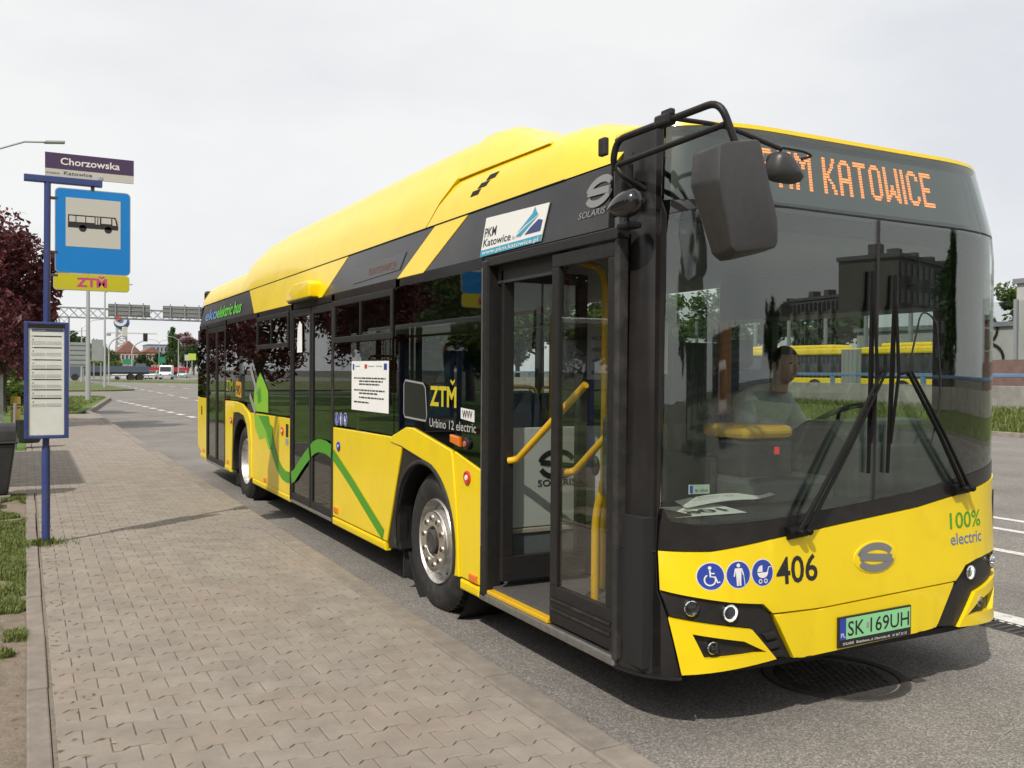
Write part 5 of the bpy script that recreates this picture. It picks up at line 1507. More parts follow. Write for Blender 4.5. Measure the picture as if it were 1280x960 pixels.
MB().box(TX0 + .032, TX1 - .032, PY - .0765, PY - .0745, TZ0 + .026, TZ1 - .022).build('case_pane', glass('case_glass', (.97, .98, .97), 1.3), cse)

# litter bin beside the verge
M_BINB = mat('bin_black', (0.028, 0.028, 0.030), 0.5, var=.25, vscale=7)
lb = empty('litter_bin', (-2.83, 9.2, PZ), 'black plastic litter bin with hooded lid at the platform edge', 'litter bin')
lx, ly = -2.83, 9.2
def taper(b, x, y, w0, d0, w1, d1, z0, z1):
    return b.add([(x - w0, y - d0, z0), (x + w0, y - d0, z0), (x + w0, y + d0, z0), (x - w0, y + d0, z0), (x - w1, y - d1, z1), (x + w1, y - d1, z1), (x + w1, y + d1, z1), (x - w1, y + d1, z1)],
                 [(3, 2, 1, 0), (4, 5, 6, 7), (0, 1, 5, 4), (1, 2, 6, 5), (2, 3, 7, 6), (3, 0, 4, 7)])
taper(MB(), lx, ly, .17, .17, .25, .22, .18, .78).build('bin_body', M_BINB, lb, bev=.025)
MB().box(lx - .28, lx + .28, ly - .25, ly + .25, .785, .815).build('bin_rim', M_BINB, lb, bev=.012)
hd = MB()
vs = []
for x in (-.25, .25):
    for t in np.linspace(0, 180, 9):
        vs.append((lx + x, ly - .2 * math.cos(R(t)), .82 + .20 * math.sin(R(t)) ** .6))
fs = [(i, i + 1, i + 10, i + 9) for i in range(8)] + [tuple(range(9)), tuple(reversed(range(9, 18)))]
hd.add(vs, fs).build('bin_hood', M_BINB, lb, bev=.01, smooth=40)
MB().box(lx - .20, lx + .20, ly - .18, ly + .18, .10, .178).build('bin_foot', M_KERB, lb, bev=.01)
# second small bin further on, bollard, grey post, concrete slab
b2 = empty('hanging_bin', (-2.5, 16.7, PZ), 'small dark bin hung low behind the timetable case', 'litter bin')
MB().lathe([(.17, 0), (.20, .05), (.22, .42), (.23, .44), (.0, .44)], (-2.42, 16.7, .24), (0, 0, 1), 18).build('bin_body', M_BINB, b2, smooth=40)
MB().tube([(-2.66, 16.7, .1), (-2.66, 16.7, 1.0)], .03, 10).build('bin_post', M_GALV, b2, smooth=40)
bo = empty('bollard', (-2.72, 24.5, .1), 'yellow bollard with black bands standing in the lawn', 'bollard')
MB().lathe([(.115, 0), (.115, .80), (.10, .83), (0, .835)], (-2.72, 24.5, .08), (0, 0, 1), 18).build('bollard_body', mat('bollard_yellow', (.55, .33, .02), .5, var=.1, vscale=6), bo, smooth=40)
for z in (.60, .68):
    MB().lathe([(.118, 0), (.118, .035)], (-2.72, 24.5, z), (0, 0, 1), 18).build('bollard_band', M_BINB, bo, smooth=40)
cs = MB().box(-3.3, -2.72, 8.30, 8.66, .06, .20).build('concrete_block', M_KERB, bev=.012)
tag(cs, 'flat concrete block lying at the foot of the litter bin', 'concrete block')
gp = MB().box(-3.14, -3.00, 23.95, 24.05, .0, 1.52).build('grey_post', M_GALV, bev=.01)
tag(gp, 'plain grey steel post rising at the lawn beside the bollard', 'post')

# shelter out of frame on the left; its roof throws the shade on the paving
se = empty('bus_shelter', (-4.9, 11.7, PZ), 'glazed bus shelter with flat roof standing back from the kerb', 'bus shelter')
MB().box(-5.7, -3.60, 8.9, 14.5, 2.42, 2.52).build('shelter_roof', M_GALV, se, bev=.02)
for y in (9.2, 11.7, 14.2):
    MB().box(-5.55, -5.47, y - .04, y + .04, PZ - .06, 2.42).build('shelter_post', M_NAVY, se)
for y0, y1 in ((9.24, 11.66), (11.74, 14.16)):
    MB().box(-5.52, -5.51, y0, y1, .4, 2.2).build('shelter_pane', M_LENS, se)
cl = MB().box(-5.4, -4.2, 14.20, 14.30, .25, 2.25).build('poster_case', M_NAVY, se, bev=.01)
MB().box(-5.3, -4.3, 14.192, 14.198, .40, 2.1).build('poster', mat('poster_blue', (.10, .18, .24), .5, var=.5, vscale=2.2), cl)
MB().box(-5.45, -5.05, 9.6, 13.4, .55, .60).build('shelter_bench', mat('bench_wood', (.25, .15, .07), .6, var=.3, vscale=5), se, bev=.01)

# papers lying on the dashboard
pa = MB().add([(.20, .22, .992), (.62, .20, .992), (.66, .47, .996), (.26, .49, .996), (.20, .22, .9935), (.62, .20, .9935), (.66, .47, .9975), (.26, .49, .9975)],
              [(3, 2, 1, 0), (4, 5, 6, 7), (0, 1, 5, 4), (1, 2, 6, 5), (2, 3, 7, 6), (3, 0, 4, 7)]).build('paper_sheet', M_PAPER)
tag(pa, 'white sheet marked 901 lying behind the windscreen corner', 'paper')
Flat().text('901', .30, .26, .09, .24, .012).build('sheet_number', lambda x, y: Vector((x + .02, .62 - y - .02, 1.0)), M_INK, pa)
vs = []
for i in range(9):
    t = i / 8
    for q in (0, 1):
        vs.append((.38 + .60 * t + .10 * q, .36 + .02 * t + .22 * q, 1.006 + .02 * math.sin(t * 3.1) + (.03 * max(0, t - .8) / .2)))
fs = [(2 * i, 2 * i + 1, 2 * i + 3, 2 * i + 2) for i in range(8)]
pb = MB().add(vs + [(x, y, z + .0015) for x, y, z in vs], fs + [tuple(18 + i for i in f) for f in fs]).build('paper_sheet', M_PAPER)
tag(pb, 'curled white sheet with Urbino 12 print lying further along the dashboard', 'paper')
Flat().text('Urbino 12', .52, .0, .035, .26, .006).build('sheet_title', lambda x, y: Vector((x, .50 - y, 1.034)), M_INK, pb)
sk = panel('vignette_sticker', FP([(.195, 1.115), (.285, 1.118), (.285, 1.16), (.195, 1.158)]), front_map, -.004, .001, mat('sticker_pale', (.50, .60, .52), .5), B, 0)
Flat().poly([(.199, 1.12), (.212, 1.12), (.212, 1.154), (.199, 1.154)]).build('sticker_print', front_print(-.0025), M_BLUEP, sk)
Flat().text('SK 169UH', .222, 1.127, .012, .055, .002).build('sticker_print', front_print(-.0025), M_INK, sk)

# ------------------------------------------------------------------ the driver
M_SKIN = mat('skin', (0.55, 0.31, 0.22), 0.55, var=.06, vscale=20)
M_SHIRT = mat('grey_sweatshirt', (0.70, 0.72, 0.72), 0.9, var=.12, vscale=18, bump=.004, bscale=25)
M_TROU = mat('dark_trousers', (0.03, 0.032, 0.04), 0.9)
M_HAIR = mat('dark_hair', (0.014, 0.010, 0.008), 0.6, bump=.003, bscale=150)
dv = empty('person', (1.84, 1.30, .36), 'person in a grey sweatshirt seated at the wheel behind the windscreen', 'person')
def skin_obj(name, verts, edges, rad, m_, parent, sub=2, root=0):
    me = bpy.data.meshes.new(name)
    me.from_pydata(verts, edges, [])
    o = link(name, me, parent)
    sm = o.modifiers.new('skin', 'SKIN')
    for i, r in enumerate(rad):
        sv = me.skin_vertices[0].data[i]
        sv.radius = r if isinstance(r, tuple) else (r, r)
        sv.use_root = (i == root)
    sm.use_smooth_shade = True
    ss = o.modifiers.new('sub', 'SUBSURF'); ss.levels = sub; ss.render_levels = sub
    me.materials.append(m_)
    return o
hx, hy, hz = 1.80, 1.16, 1.72
vs = [(1.84, 1.38, .98), (1.84, 1.42, 1.16), (1.83, 1.40, 1.36), (1.82, 1.36, 1.50), (1.81, 1.30, 1.585),
      (1.66, 1.36, 1.475), (1.56, 1.26, 1.26), (1.66, .98, 1.27), (1.98, 1.36, 1.475), (2.09, 1.26, 1.27), (2.02, .98, 1.30),
      (1.73, 1.34, .97), (1.70, .92, .98), (1.70, .86, .62), (1.95, 1.34, .97), (1.98, .92, .98), (1.98, .86, .62)]
es = [(0, 1), (1, 2), (2, 3), (3, 4), (3, 5), (5, 6), (6, 7), (3, 8), (8, 9), (9, 10), (0, 11), (11, 12), (12, 13), (0, 14), (14, 15), (15, 16)]
ra = [(.17, .13), (.18, .14), (.19, .14), (.14, .11), .062, .088, .068, .048, .088, .068, .048, .10, .085, .06, .10, .085, .06]
body = skin_obj('body', vs, es, ra, M_SHIRT, dv)
# head with face
hb = MB()
nu, nv = 28, 20
vs, fs = [], []
for j in range(nv + 1):
    ph = -math.pi / 2 + math.pi * j / nv
    for i in range(nu):
        t = 2 * math.pi * i / nu
        x, y, z = math.cos(ph) * math.sin(t), -math.cos(ph) * math.cos(t), math.sin(ph)
        sx_, sy_, sz_ = .078, .098, .118
        if z < 0: sx_ *= 1 + .30 * z * abs(z); sy_ *= 1 + .10 * z
        X, Y, Z = x * sx_, y * sy_, z * sz_
        if y < -.3:                       # nose, brow, eye hollows, mouth
            nx_ = math.exp(-(X / .013) ** 2)
            Y -= .024 * nx_ * math.exp(-((Z + .018) / .020) ** 2) + .012 * nx_ * math.exp(-((Z - .005) / .02) ** 2)
            Y += .010 * (math.exp(-((X - .032) / .014) ** 2) + math.exp(-((X + .032) / .014) ** 2)) * math.exp(-((Z - .012) / .012) ** 2)
            Y -= .006 * math.exp(-((Z - .034) / .010) ** 2) * math.exp(-(X / .05) ** 2)
            Y -= .007 * math.exp(-((Z + .058) / .008) ** 2) * math.exp(-(X / .022) ** 2)
            Y -= .010 * math.exp(-((Z + .095) / .018) ** 2) * math.exp(-(X / .03) ** 2)
        vs.append((hx + X, hy + Y, hz + Z))
for j in range(nv):
    for i in range(nu):
        fs.append((j * nu + i, j * nu + (i + 1) % nu, (j + 1) * nu + (i + 1) % nu, (j + 1) * nu + i))
head = hb.add(vs, fs).build('head', M_SKIN, dv, smooth=80)
MB().tube([(hx + .01, hy + .06, 1.56), (hx, hy + .02, 1.66)], [.056, .050], 14).build('neck', M_SKIN, dv, smooth=60)
for s_ in (-1, 1):
    MB().sphere((hx + s_ * .031, hy - .083, hz + .012), (.012, .008, .007), 10, 6).build('eye', M_INK, head, smooth=60)
    MB().sphere((hx + s_ * .079, hy + .005, hz - .005), (.010, .020, .032), 10, 6).build('ear', M_SKIN, head, smooth=60)
MB().sphere((hx, hy - .092, hz - .060), (.022, .006, .004), 10, 6).build('mouth', mat('lips', (.30, .11, .09), .5), head, smooth=60)
vs2, fs2 = [], []
for j in range(9):
    ph = R(8) + (math.pi / 2 - R(8)) * j / 8
    for i in range(nu):
        t = 2 * math.pi * i / nu
        cut = .55 if math.cos(t) > .35 else 0.0          # hairline: higher over the face
        p2 = max(ph, R(33)) if math.cos(t) > .3 else (ph - R(22) * (1 - j / 8))
        k = 1 + .03 * noise.noise(Vector((math.sin(t) * 4, math.cos(t) * 4, j)))
        vs2.append((hx + .084 * k * math.cos(p2) * math.sin(t), hy - .104 * k * math.cos(p2) * math.cos(t), hz + .126 * k * math.sin(p2)))
for j in range(8):
    for i in range(nu):
        fs2.append((j * nu + i, j * nu + (i + 1) % nu, (j + 1) * nu + (i + 1) % nu, (j + 1) * nu + i))
fs2.append(tuple(range(8 * nu, 9 * nu)))
MB().add(vs2, fs2).build('hair', M_HAIR, head, smooth=80)
# hands on the wheel: palm, four fingers and a thumb each
for s_, w0 in ((-1, Vector((1.66, .98, 1.27))), (1, Vector((2.02, .98, 1.30)))):
    g_ = Vector((1.86 + s_ * .20, .80, 1.36))
    d = (g_ - w0).normalized()
    palm = skin_obj('hand', [tuple(w0), tuple(w0 + d * .06), tuple(w0 + d * .10)], [(0, 1), (1, 2)], [(.030, .024), (.042, .020), (.040, .016)], M_SKIN, dv, 1)
    side_v = d.cross(Vector((0, 0, 1))).normalized()
    for k, ln in ((-1.5, .055), (-.5, .068), (.5, .072), (1.5, .060)):
        b0 = w0 + d * .095 + side_v * k * .019
        MB().tube([b0, b0 + d * ln * .5 + Vector((0, 0, .012)), b0 + d * ln * .8 + Vector((0, 0, -.006)), b0 + d * ln * .75 + Vector((0, 0, -.03))], [.010, .0095, .009, .007], 8).build('finger', M_SKIN, palm, smooth=60)
    b0 = w0 + d * .035 - side_v * s_ * .032
    MB().tube([b0, b0 + d * .03 - side_v * s_ * .022, b0 + d * .062 - side_v * s_ * .018], [.012, .011, .008], 8).build('thumb', M_SKIN, palm, smooth=60)
# ================================================================== surroundings
def aty(u, v, Y):
    d = at(u, v, 1.0) - CAM_POS
    return CAM_POS + d * ((Y - CAM_POS.y) / d.y)
def gx(u, Y):                       # ground position seen in column u at distance Y down the road
    return aty(u, 460, Y).x

# --- trees
def crown_mesh(name, seed, rx, ry, rz, n, leaf, m_, clumps=40, shape='round'):
    rn = random.Random(seed)
    cl = []
    for _ in range(clumps):
        while True:
            p = Vector((rn.uniform(-1, 1), rn.uniform(-1, 1), rn.uniform(-1, 1)))
            if .25 < p.length < 1: break
        if shape == 'poplar': p.x *= (1 - .55 * max(0, p.z)); p.y *= (1 - .55 * max(0, p.z))
        cl.append((p, rn.uniform(.16, .34)))
    V, F = [], []
    for i in range(n):
        c, r = cl[rn.randrange(clumps)]
        q = Vector((rn.gauss(0, 1), rn.gauss(0, 1), rn.gauss(0, 1))).normalized() * r * rn.random() ** .45
        p = c + q
        p = Vector((p.x * rx, p.y * ry, p.z * rz))
        a = Vector((rn.gauss(0, 1), rn.gauss(0, 1), rn.gauss(0, .7))).normalized()
        b = a.cross(Vector((rn.gauss(0, 1), rn.gauss(0, 1), rn.gauss(0, 1)))).normalized()
        s_ = leaf * rn.uniform(.4, 1.5)
        k = len(V)
        V += [p - a * s_, p + b * s_ * .45, p + a * s_, p - b * s_ * .45]
        F.append((k, k + 1, k + 2, k + 3))
    me = bpy.data.meshes.new(name)
    me.from_pydata([tuple(v) for v in V], [], F)
    me.materials.append(m_)
    return me
M_BARK = mat('bark', (0.075, 0.055, 0.04), 0.95, var=.35, vscale=9, bump=.02, bscale=20)
def trunk_mesh(seed, h, r, rx, rz0):
    rn = random.Random(seed)
    b = MB()
    b.tube([(0, 0, -.1), (rn.uniform(-.05, .05), rn.uniform(-.05, .05), h * .5), (rn.uniform(-.1, .1), rn.uniform(-.1, .1), h)], [r, r * .75, r * .5], 8)
    for k in range(6):
        a = k * 1.05 + rn.uniform(-.3, .3)
        e = Vector((math.cos(a) * rx * .6, math.sin(a) * rx * .6, h + rz0 * rn.uniform(.5, 1.2)))
        s0 = Vector((0, 0, h * rn.uniform(.6, .98)))
        b.tube([s0, s0.lerp(e, .5) + Vector((0, 0, .1)), e], [r * .45, r * .3, r * .1], 6)
    return b.mesh('trunk', M_BARK, smooth=50)
PROTO = {}
def tree(name, loc, kind, sc, label, group=None, rz=0.0, h=None):
    if kind not in PROTO:
        PROTO[kind] = {
            'red': lambda: (crown_mesh('crown', 21, 1.0, 1.0, 1.05, 15000, .042, leaf_mat('red_leaves', (.12, .028, .032), .5, .3), 55), trunk_mesh(1, .9, .07, 1.0, 1.0), 1.75),
            'green': lambda: (crown_mesh('crown', 22, 1.0, 1.0, .9, 9000, .055, leaf_mat('green_leaves', (.075, .125, .022), .5, .35), 45), trunk_mesh(2, .9, .07, 1.0, 1.0), 1.6),
            'dark': lambda: (crown_mesh('crown', 23, 1.0, 1.0, .95, 5000, .075, leaf_mat('dark_leaves', (.045, .085, .022), .5, .3), 36), trunk_mesh(3, .8, .07, 1.0, 1.0), 1.55),
            'poplar': lambda: (crown_mesh('crown', 24, .42, .42, 1.3, 5000, .06, leaf_mat('poplar_leaves', (.06, .12, .025), .45, .3), 40, 'poplar'), trunk_mesh(4, .7, .06, .3, 1.5), 1.65),
            'bush': lambda: (crown_mesh('crown', 25, 1.0, 1.0, .75, 5000, .07, leaf_mat('bush_leaves', (.11, .16, .03), .45, .35), 36), trunk_mesh(5, .3, .05, .7, .6), .65)}[kind]()
    cr, tr, zc = PROTO[kind]
    t = empty(name, loc, label, 'bush' if kind == 'bush' else 'tree', group, rz)
    t.scale = (sc, sc, sc) if h is None else (sc, sc, h)
    o = link('crown', cr, t, local=True); o.location = (0, 0, zc)
    link('trunk', tr, t, local=True)
    return t
p = aty(-14, 458, 24); tree('red_leaved_tree', (p.x - .3, 24, .1), 'red', 2.0, 'dark red leaved tree on the lawn behind the timetable case', h=2.1)
p = aty(14, 458, 33); tree('red_leaved_tree', (p.x - .2, 33, .1), 'red', 1.55, 'smaller dark red tree just behind the first, touching the blue pole', h=1.75)
for i, (u, Y, s_) in enumerate(((8, 40, 1.5), (30, 43, 1.2))):
    p = aty(u, 458, Y)
    tree('hedge_bush', (p.x, Y, .05), 'bush', s_, ('pale green bush low behind the grey post', 'smaller pale green bush beside the timetable case edge')[i], 'bushes on the lawn')
for i, (x, y, k, s_) in enumerate(((-11.5, 4, 'red', 2.1), (-12.5, 9.5, 'red', 2.3), (-11.5, 15, 'green', 2.0), (-13, 21, 'red', 2.4), (-15, 0, 'green', 2.3), (-14, -6, 'red', 2.2), (-13, 28, 'green', 2.2), (-19, 3, 'dark', 3.6), (-20, 12, 'dark', 3.8), (-21, 21, 'dark', 4), (-20, 30, 'dark', 4), (-19, -5, 'dark', 3.6), (-18, 40, 'dark', 4), (-20, 50, 'dark', 4.4), (-12, 36, 'red', 2.6), (-14, 45, 'red', 2.8), (-22, 62, 'dark', 4.6))):
    tree('park_tree', (x, y, .08), k, s_, 'tree left of the platform, seen only mirrored in the bus windows', 'trees in the row left of the platform', rz=i * 1.3)

# --- street lamps
M_POLE = mat('lamp_pole_grey', (0.42, 0.43, 0.43), 0.45, metal=.3)
def street_lamp(loc, h, arms, label, r=.085):
    t = empty('street_lamp', loc, label, 'street lamp', 'street lamps along the road')
    MB().tube([(0, 0, 0), (0, 0, h * .3), (0, 0, h)], [r, r * .8, r * .5], 12).build('pole', M_POLE, t, smooth=40, local=True)
    for dx, dz in arms:
        s_ = 1 if dx > 0 else -1
        MB().tube([(0, 0, h - .1), (dx * .35, 0, h + dz * .6), (dx * .75, 0, h + dz * .95), (dx, 0, h + dz)], r * .4, 8).build('arm', M_POLE, t, smooth=40, local=True)
        MB().obox((dx + s_ * .28, 0, h + dz + .03), (.62, .22, .09), Matrix.Rotation(-s_ * R(6), 3, 'Y')).build('lamp_head', M_POLE, t, bev=.03, local=True)
    return t
street_lamp((aty(-48, 458, 30).x, 30, .1), 7.7, [(2.3, 1.15)], 'street lamp whose curved arm enters above the red tree', .08)
street_lamp((gx(110, 46), 46, .1), 8.0, [(1.2, .6)], 'thick pale lamp column in the lawn just behind the timetable case', .13)
street_lamp((gx(131, 82), 82, 0), 8.2, [(1.6, .7)], 'slim lamp column under the left end of the gantry sign panels', .12)
street_lamp((gx(102, 118), 118, 0), 6.6, [(1.8, 1.0)], 'lamp column with raised arm left of the thick pale column', .12)
street_lamp((gx(86, 150), 150, 0), 6.6, [(1.8, .8)], 'farthest left lamp, seen just clear of the timetable case', .12)
street_lamp((gx(223, 175), 175, 0), 7.2, [(1.6, .5), (-1.6, .5)], 'double armed lamp beside the tall green poplar', .12)
street_lamp((gx(199, 210), 210, 0), 7.6, [(1.6, .5), (-1.6, .5)], 'double armed lamp in the middle of the far junction', .12)

# --- sign gantry over the road
GY = 84.0
gan = empty('sign_gantry', (gx(75, GY), GY, 0), 'lattice sign gantry spanning the road with sign boards seen from behind', 'gantry')
zt_, zb_ = aty(72, 384, GY).z, aty(72, 396, GY).z
xa, xb = gx(74, GY), gx(74, GY) + 30
M_GANT = mat('gantry_steel', (0.30, 0.32, 0.33), .5, metal=.4)
ch = MB()
for yy in (GY - .35, GY + .35):
    for z in (zt_, zb_): ch.box(xa, xb, yy - .05, yy + .05, z - .05, z + .05)
ch.build('chord', M_GANT, gan)
br = MB()
n = 40
for i in range(n):
    x0 = xa + (xb - xa) * i / n; x1 = xa + (xb - xa) * (i + 1) / n
    for yy in (GY - .35, GY + .35):
        br.tube([(x0, yy, zb_), (x1, yy, zt_)], .03, 4); br.tube([(x0, yy, zt_), (x1, yy, zb_)], .03, 4)
o = br.build('lattice', M_GANT, gan); o['kind'] = 'stuff'
for x in (xa, xa + .75, xb - .75, xb):
    MB().box(x - .06, x + .06, GY - .4, GY - .28, 0, zb_).box(x - .06, x + .06, GY + .28, GY + .4, 0, zb_).build('leg', M_GANT, gan)
lb2 = MB()
for x in (xa, xb - .75):
    for i in range(8):
        z0, z1 = zb_ * i / 8, zb_ * (i + 1) / 8
        lb2.tube([(x, GY - .34, z0), (x + .75, GY - .34, z1)], .025, 4).tube([(x + .75, GY - .34, z0), (x, GY - .34, z1)], .025, 4)
o = lb2.build('leg_lattice', M_GANT, gan); o['kind'] = 'stuff'
M_SBACK = mat('sign_back', (0.20, 0.205, 0.19), .6, var=.08, vscale=2)
for u0, u1 in ((134.5, 186.5), (202.5, 256), (272, 330)):
    x0, x1 = gx(u0, GY), gx(u1, GY); z1, z0 = aty(160, 381, GY).z, aty(160, 396.5, GY).z
    sb = MB().box(x0, x1, GY - .55, GY - .45, z0, z1).build('sign_board', M_SBACK, gan)
    for k in range(3):
        zz = z0 + (z1 - z0) * (k + .5) / 3
        MB().box(x0, x1, GY - .60, GY - .551, zz - .03, zz + .03).build('board_rib', M_GANT, sb)
    for k in range(3):
        xx = x0 + (x1 - x0) * (k + .5) / 3
        MB().box(xx - .05, xx + .05, GY - .66, GY - .605, z0, z1 + .15).build('board_post', M_GANT, sb)
# other sign boards from behind
for i, (u0, u1, v0, v1, Y, lab) in enumerate(((114.5, 129, 424, 451, 92, 'tall plain grey sign board seen from behind under the gantry'), (75, 112, 428, 458, 110, 'wide grey ribbed sign board left of the thick pale lamp column'))):
    s_ = empty('sign_board', (gx((u0 + u1) / 2, Y), Y, 0), lab, 'sign board')
    x0, x1 = gx(u0, Y), gx(u1, Y); z1, z0 = aty(100, v0, Y).z, aty(100, v1, Y).z
    MB().box(x0, x1, Y - .05, Y + .05, z0, z1).build('board', mat('board_grey', (.28, .30, .29), .6, var=.1, vscale=1.5), s_)
    for k in (.2, .8):
        xx = x0 + (x1 - x0) * k
        MB().box(xx - .06, xx + .06, Y + .06, Y + .18, 0, z1).build('post', M_GANT, s_)
    if i:
        for k in range(5):
            zz = z0 + (z1 - z0) * (k + .5) / 5
            MB().box(x0, x1, Y - .12, Y - .055, zz - .06, zz + .06).build('rib', M_GANT, s_)
# traffic lights
for i, (u, Y, top, lab) in enumerate(((136, 120, 8, 'curved traffic light mast with a white lamp near the brick gable'), (165, 140, 6.3, 'dark traffic light on a mast before the brick gable'))):
    t = empty('traffic_light', (gx(u, Y), Y, 0), lab, 'traffic light')
    h = 6.0
    x = gx(u, Y)
    MB().tube(bar_path([(x, Y, 0), (x, Y, h - 1), (x + 1.8, Y, h)], 1.2), .09, 8).build('mast', M_POLE, t, smooth=40)
    MB().box(x + 1.5, x + 2.1, Y - .2, Y + .2, h - .3, h + .9).build('signal_head', M_INK if i else M_SIGNW, t, bev=.05)

# --- far guard rail and vehicles on the cross road
gr_ = empty('guard_rail', (gx(140, 128), 146, 0), 'pale guard rail along the far grass strip', 'guard rail')
x0, x1 = gx(132, 146), gx(300, 146)
MB().box(x0, x1, 145.95, 146.05, .55, .80).build('rail', M_GALV, gr_)
i = 0
while x0 + i * 2 < x1:
    MB().box(x0 + i * 2 - .06, x0 + i * 2 + .06, 146.06, 146.16, 0, .78).build('post', M_GALV, gr_); i += 1
M_CGLS = mat('car_glass', (.02, .025, .03), .1, coat=.3)
def car(loc, rz, col, kind, label, group='cars on the cross road'):
    t = empty({'car': 'parked_car', 'van': 'white_van', 'truck': 'truck'}[kind], loc, label, {'car': 'car', 'van': 'van', 'truck': 'truck'}[kind], group if kind == 'car' else None, rz)
    m_ = mat('car_paint_%d_%d_%d' % tuple(int(c * 100) for c in col), col, .3, coat=.6)
    f = lambda h, v, d: (h, d, v)
    if kind == 'car':
        MB().prism([(-2.1, .28), (-2.12, .75), (-1.95, .92), (-1.2, .98), (1.0, .95), (1.95, .82), (2.12, .60), (2.1, .28)], f, -.86, .86).build('body', m_, t, bev=.06, local=True)
        MB().prism([(-1.75, .92), (-1.25, 1.42), (.25, 1.46), (1.05, .93)], f, -.74, .74).build('cabin', m_, t, bev=.06, local=True)
        MB().prism([(-1.52, .98), (-1.15, 1.36), (.20, 1.39), (.82, .98)], f, -.755, .755).build('side_glass', M_CGLS, t, local=True)
        MB().prism([(.30, 1.43), (1.03, .96), (1.05, .97), (.33, 1.45)], f, -.66, .66).build('windscreen', M_CGLS, t, local=True)
        MB().prism([(-1.27, 1.40), (-1.73, .95), (-1.76, .96), (-1.30, 1.42)], f, -.66, .66).build('rear_window', M_CGLS, t, local=True)
        wb = (-1.3, 1.3); wr = .31; hw = .84
        for s_ in (-.6, .6):
            MB().box(2.08, 2.135, s_ - .17, s_ + .17, .60, .72).build('headlight', M_REFL, t, bev=.02, local=True)
            MB().box(-2.135, -2.09, s_ - .15, s_ + .15, .68, .84).build('tail_light', M_REDL, t, bev=.02, local=True)
    elif kind == 'van':
        MB().prism([(-2.6, .35), (-2.62, 2.1), (-2.4, 2.35), (1.0, 2.35), (1.5, 2.1), (1.95, 1.25), (2.6, 1.0), (2.65, .35)], f, -.95, .95).build('body', m_, t, bev=.08, local=True)
        MB().prism([(.55, 1.35), (.60, 1.95), (1.30, 1.95), (1.75, 1.35)], f, -.965, .965).build('side_glass', M_CGLS, t, local=True)
        MB().prism([(1.52, 2.06), (1.93, 1.28), (1.97, 1.29), (1.56, 2.08)], f, -.85, .85).build('windscreen', M_CGLS, t, local=True)
        wb = (-1.6, 1.65); wr = .34; hw = .90
        for s_ in (-.7, .7): MB().box(2.56, 2.68, s_ - .15, s_ + .15, .75, .95).build('headlight', M_REFL, t, bev=.02, local=True)
    else:
        MB().prism([(3.1, .5), (3.05, 2.7), (3.4, 2.85), (4.9, 2.8), (5.2, 1.6), (5.2, .5)], f, -1.15, 1.15).build('cab', mat('truck_cab', (.10, .12, .15), .4), t, bev=.06, local=True)
        MB().prism([(4.95, 2.6), (5.19, 1.65), (5.22, 1.66), (4.98, 2.61)], f, -1.0, 1.0).build('windscreen', M_CGLS, t, local=True)
        MB().box(-5.5, 3.0, -1.2, 1.2, .95, 1.2).build('deck', M_DARK, t, local=True)
        MB().box(-5.5, 2.95, -1.22, 1.22, 1.21, 2.1).build('side_boards', m_, t, bev=.02, local=True)
        wb = (-4.3, -3.1, 4.2); wr = .48; hw = 1.1
    for x in wb:
        for s_ in (-1, 1):
            MB().lathe([(.0, -.1), (wr, -.1), (wr * 1.02, 0), (wr, .1), (wr * .62, .1), (wr * .6, .07), (0, .07)], (x, s_ * hw, wr), (0, s_, 0), 16).build('wheel', M_RUB, t, local=True)
    return t
CY = 152
car((gx(158, CY), CY, 0), R(170), (.72, .73, .74), 'car', 'white car behind the guard rail before the truck trailer')
car((gx(191, 160), 160, 0), R(250), (.74, .74, .74), 'car', 'white car left of the white van at the junction')
car((gx(181, 166), 166, 0), R(250), (.03, .03, .035), 'car', 'dark car between the white cars at the junction')
car((gx(208, 158), 158, 0), R(258), (.75, .75, .76), 'van', 'tall white van facing the bus at the junction')
car((gx(228, 190), 190, 0), R(258), (.60, .61, .62), 'car', 'silver car on the far carriageway beside the double lamp')
car((gx(215, 215), 215, 0), R(90), (.62, .62, .64), 'car', 'light grey car crossing beyond the white van')
car((gx(168, 205), 205, 0), R(85), (.42, .43, .45), 'car', 'mid grey car far off below the brick gable')
car((gx(201, 205), 205, 0), R(180), (.40, .03, .03), 'truck', 'red truck crossing the far junction')
car((gx(134, 140), 140, 0), R(180), (.075, .095, .14), 'truck', 'dark blue flatbed truck standing across the road end')

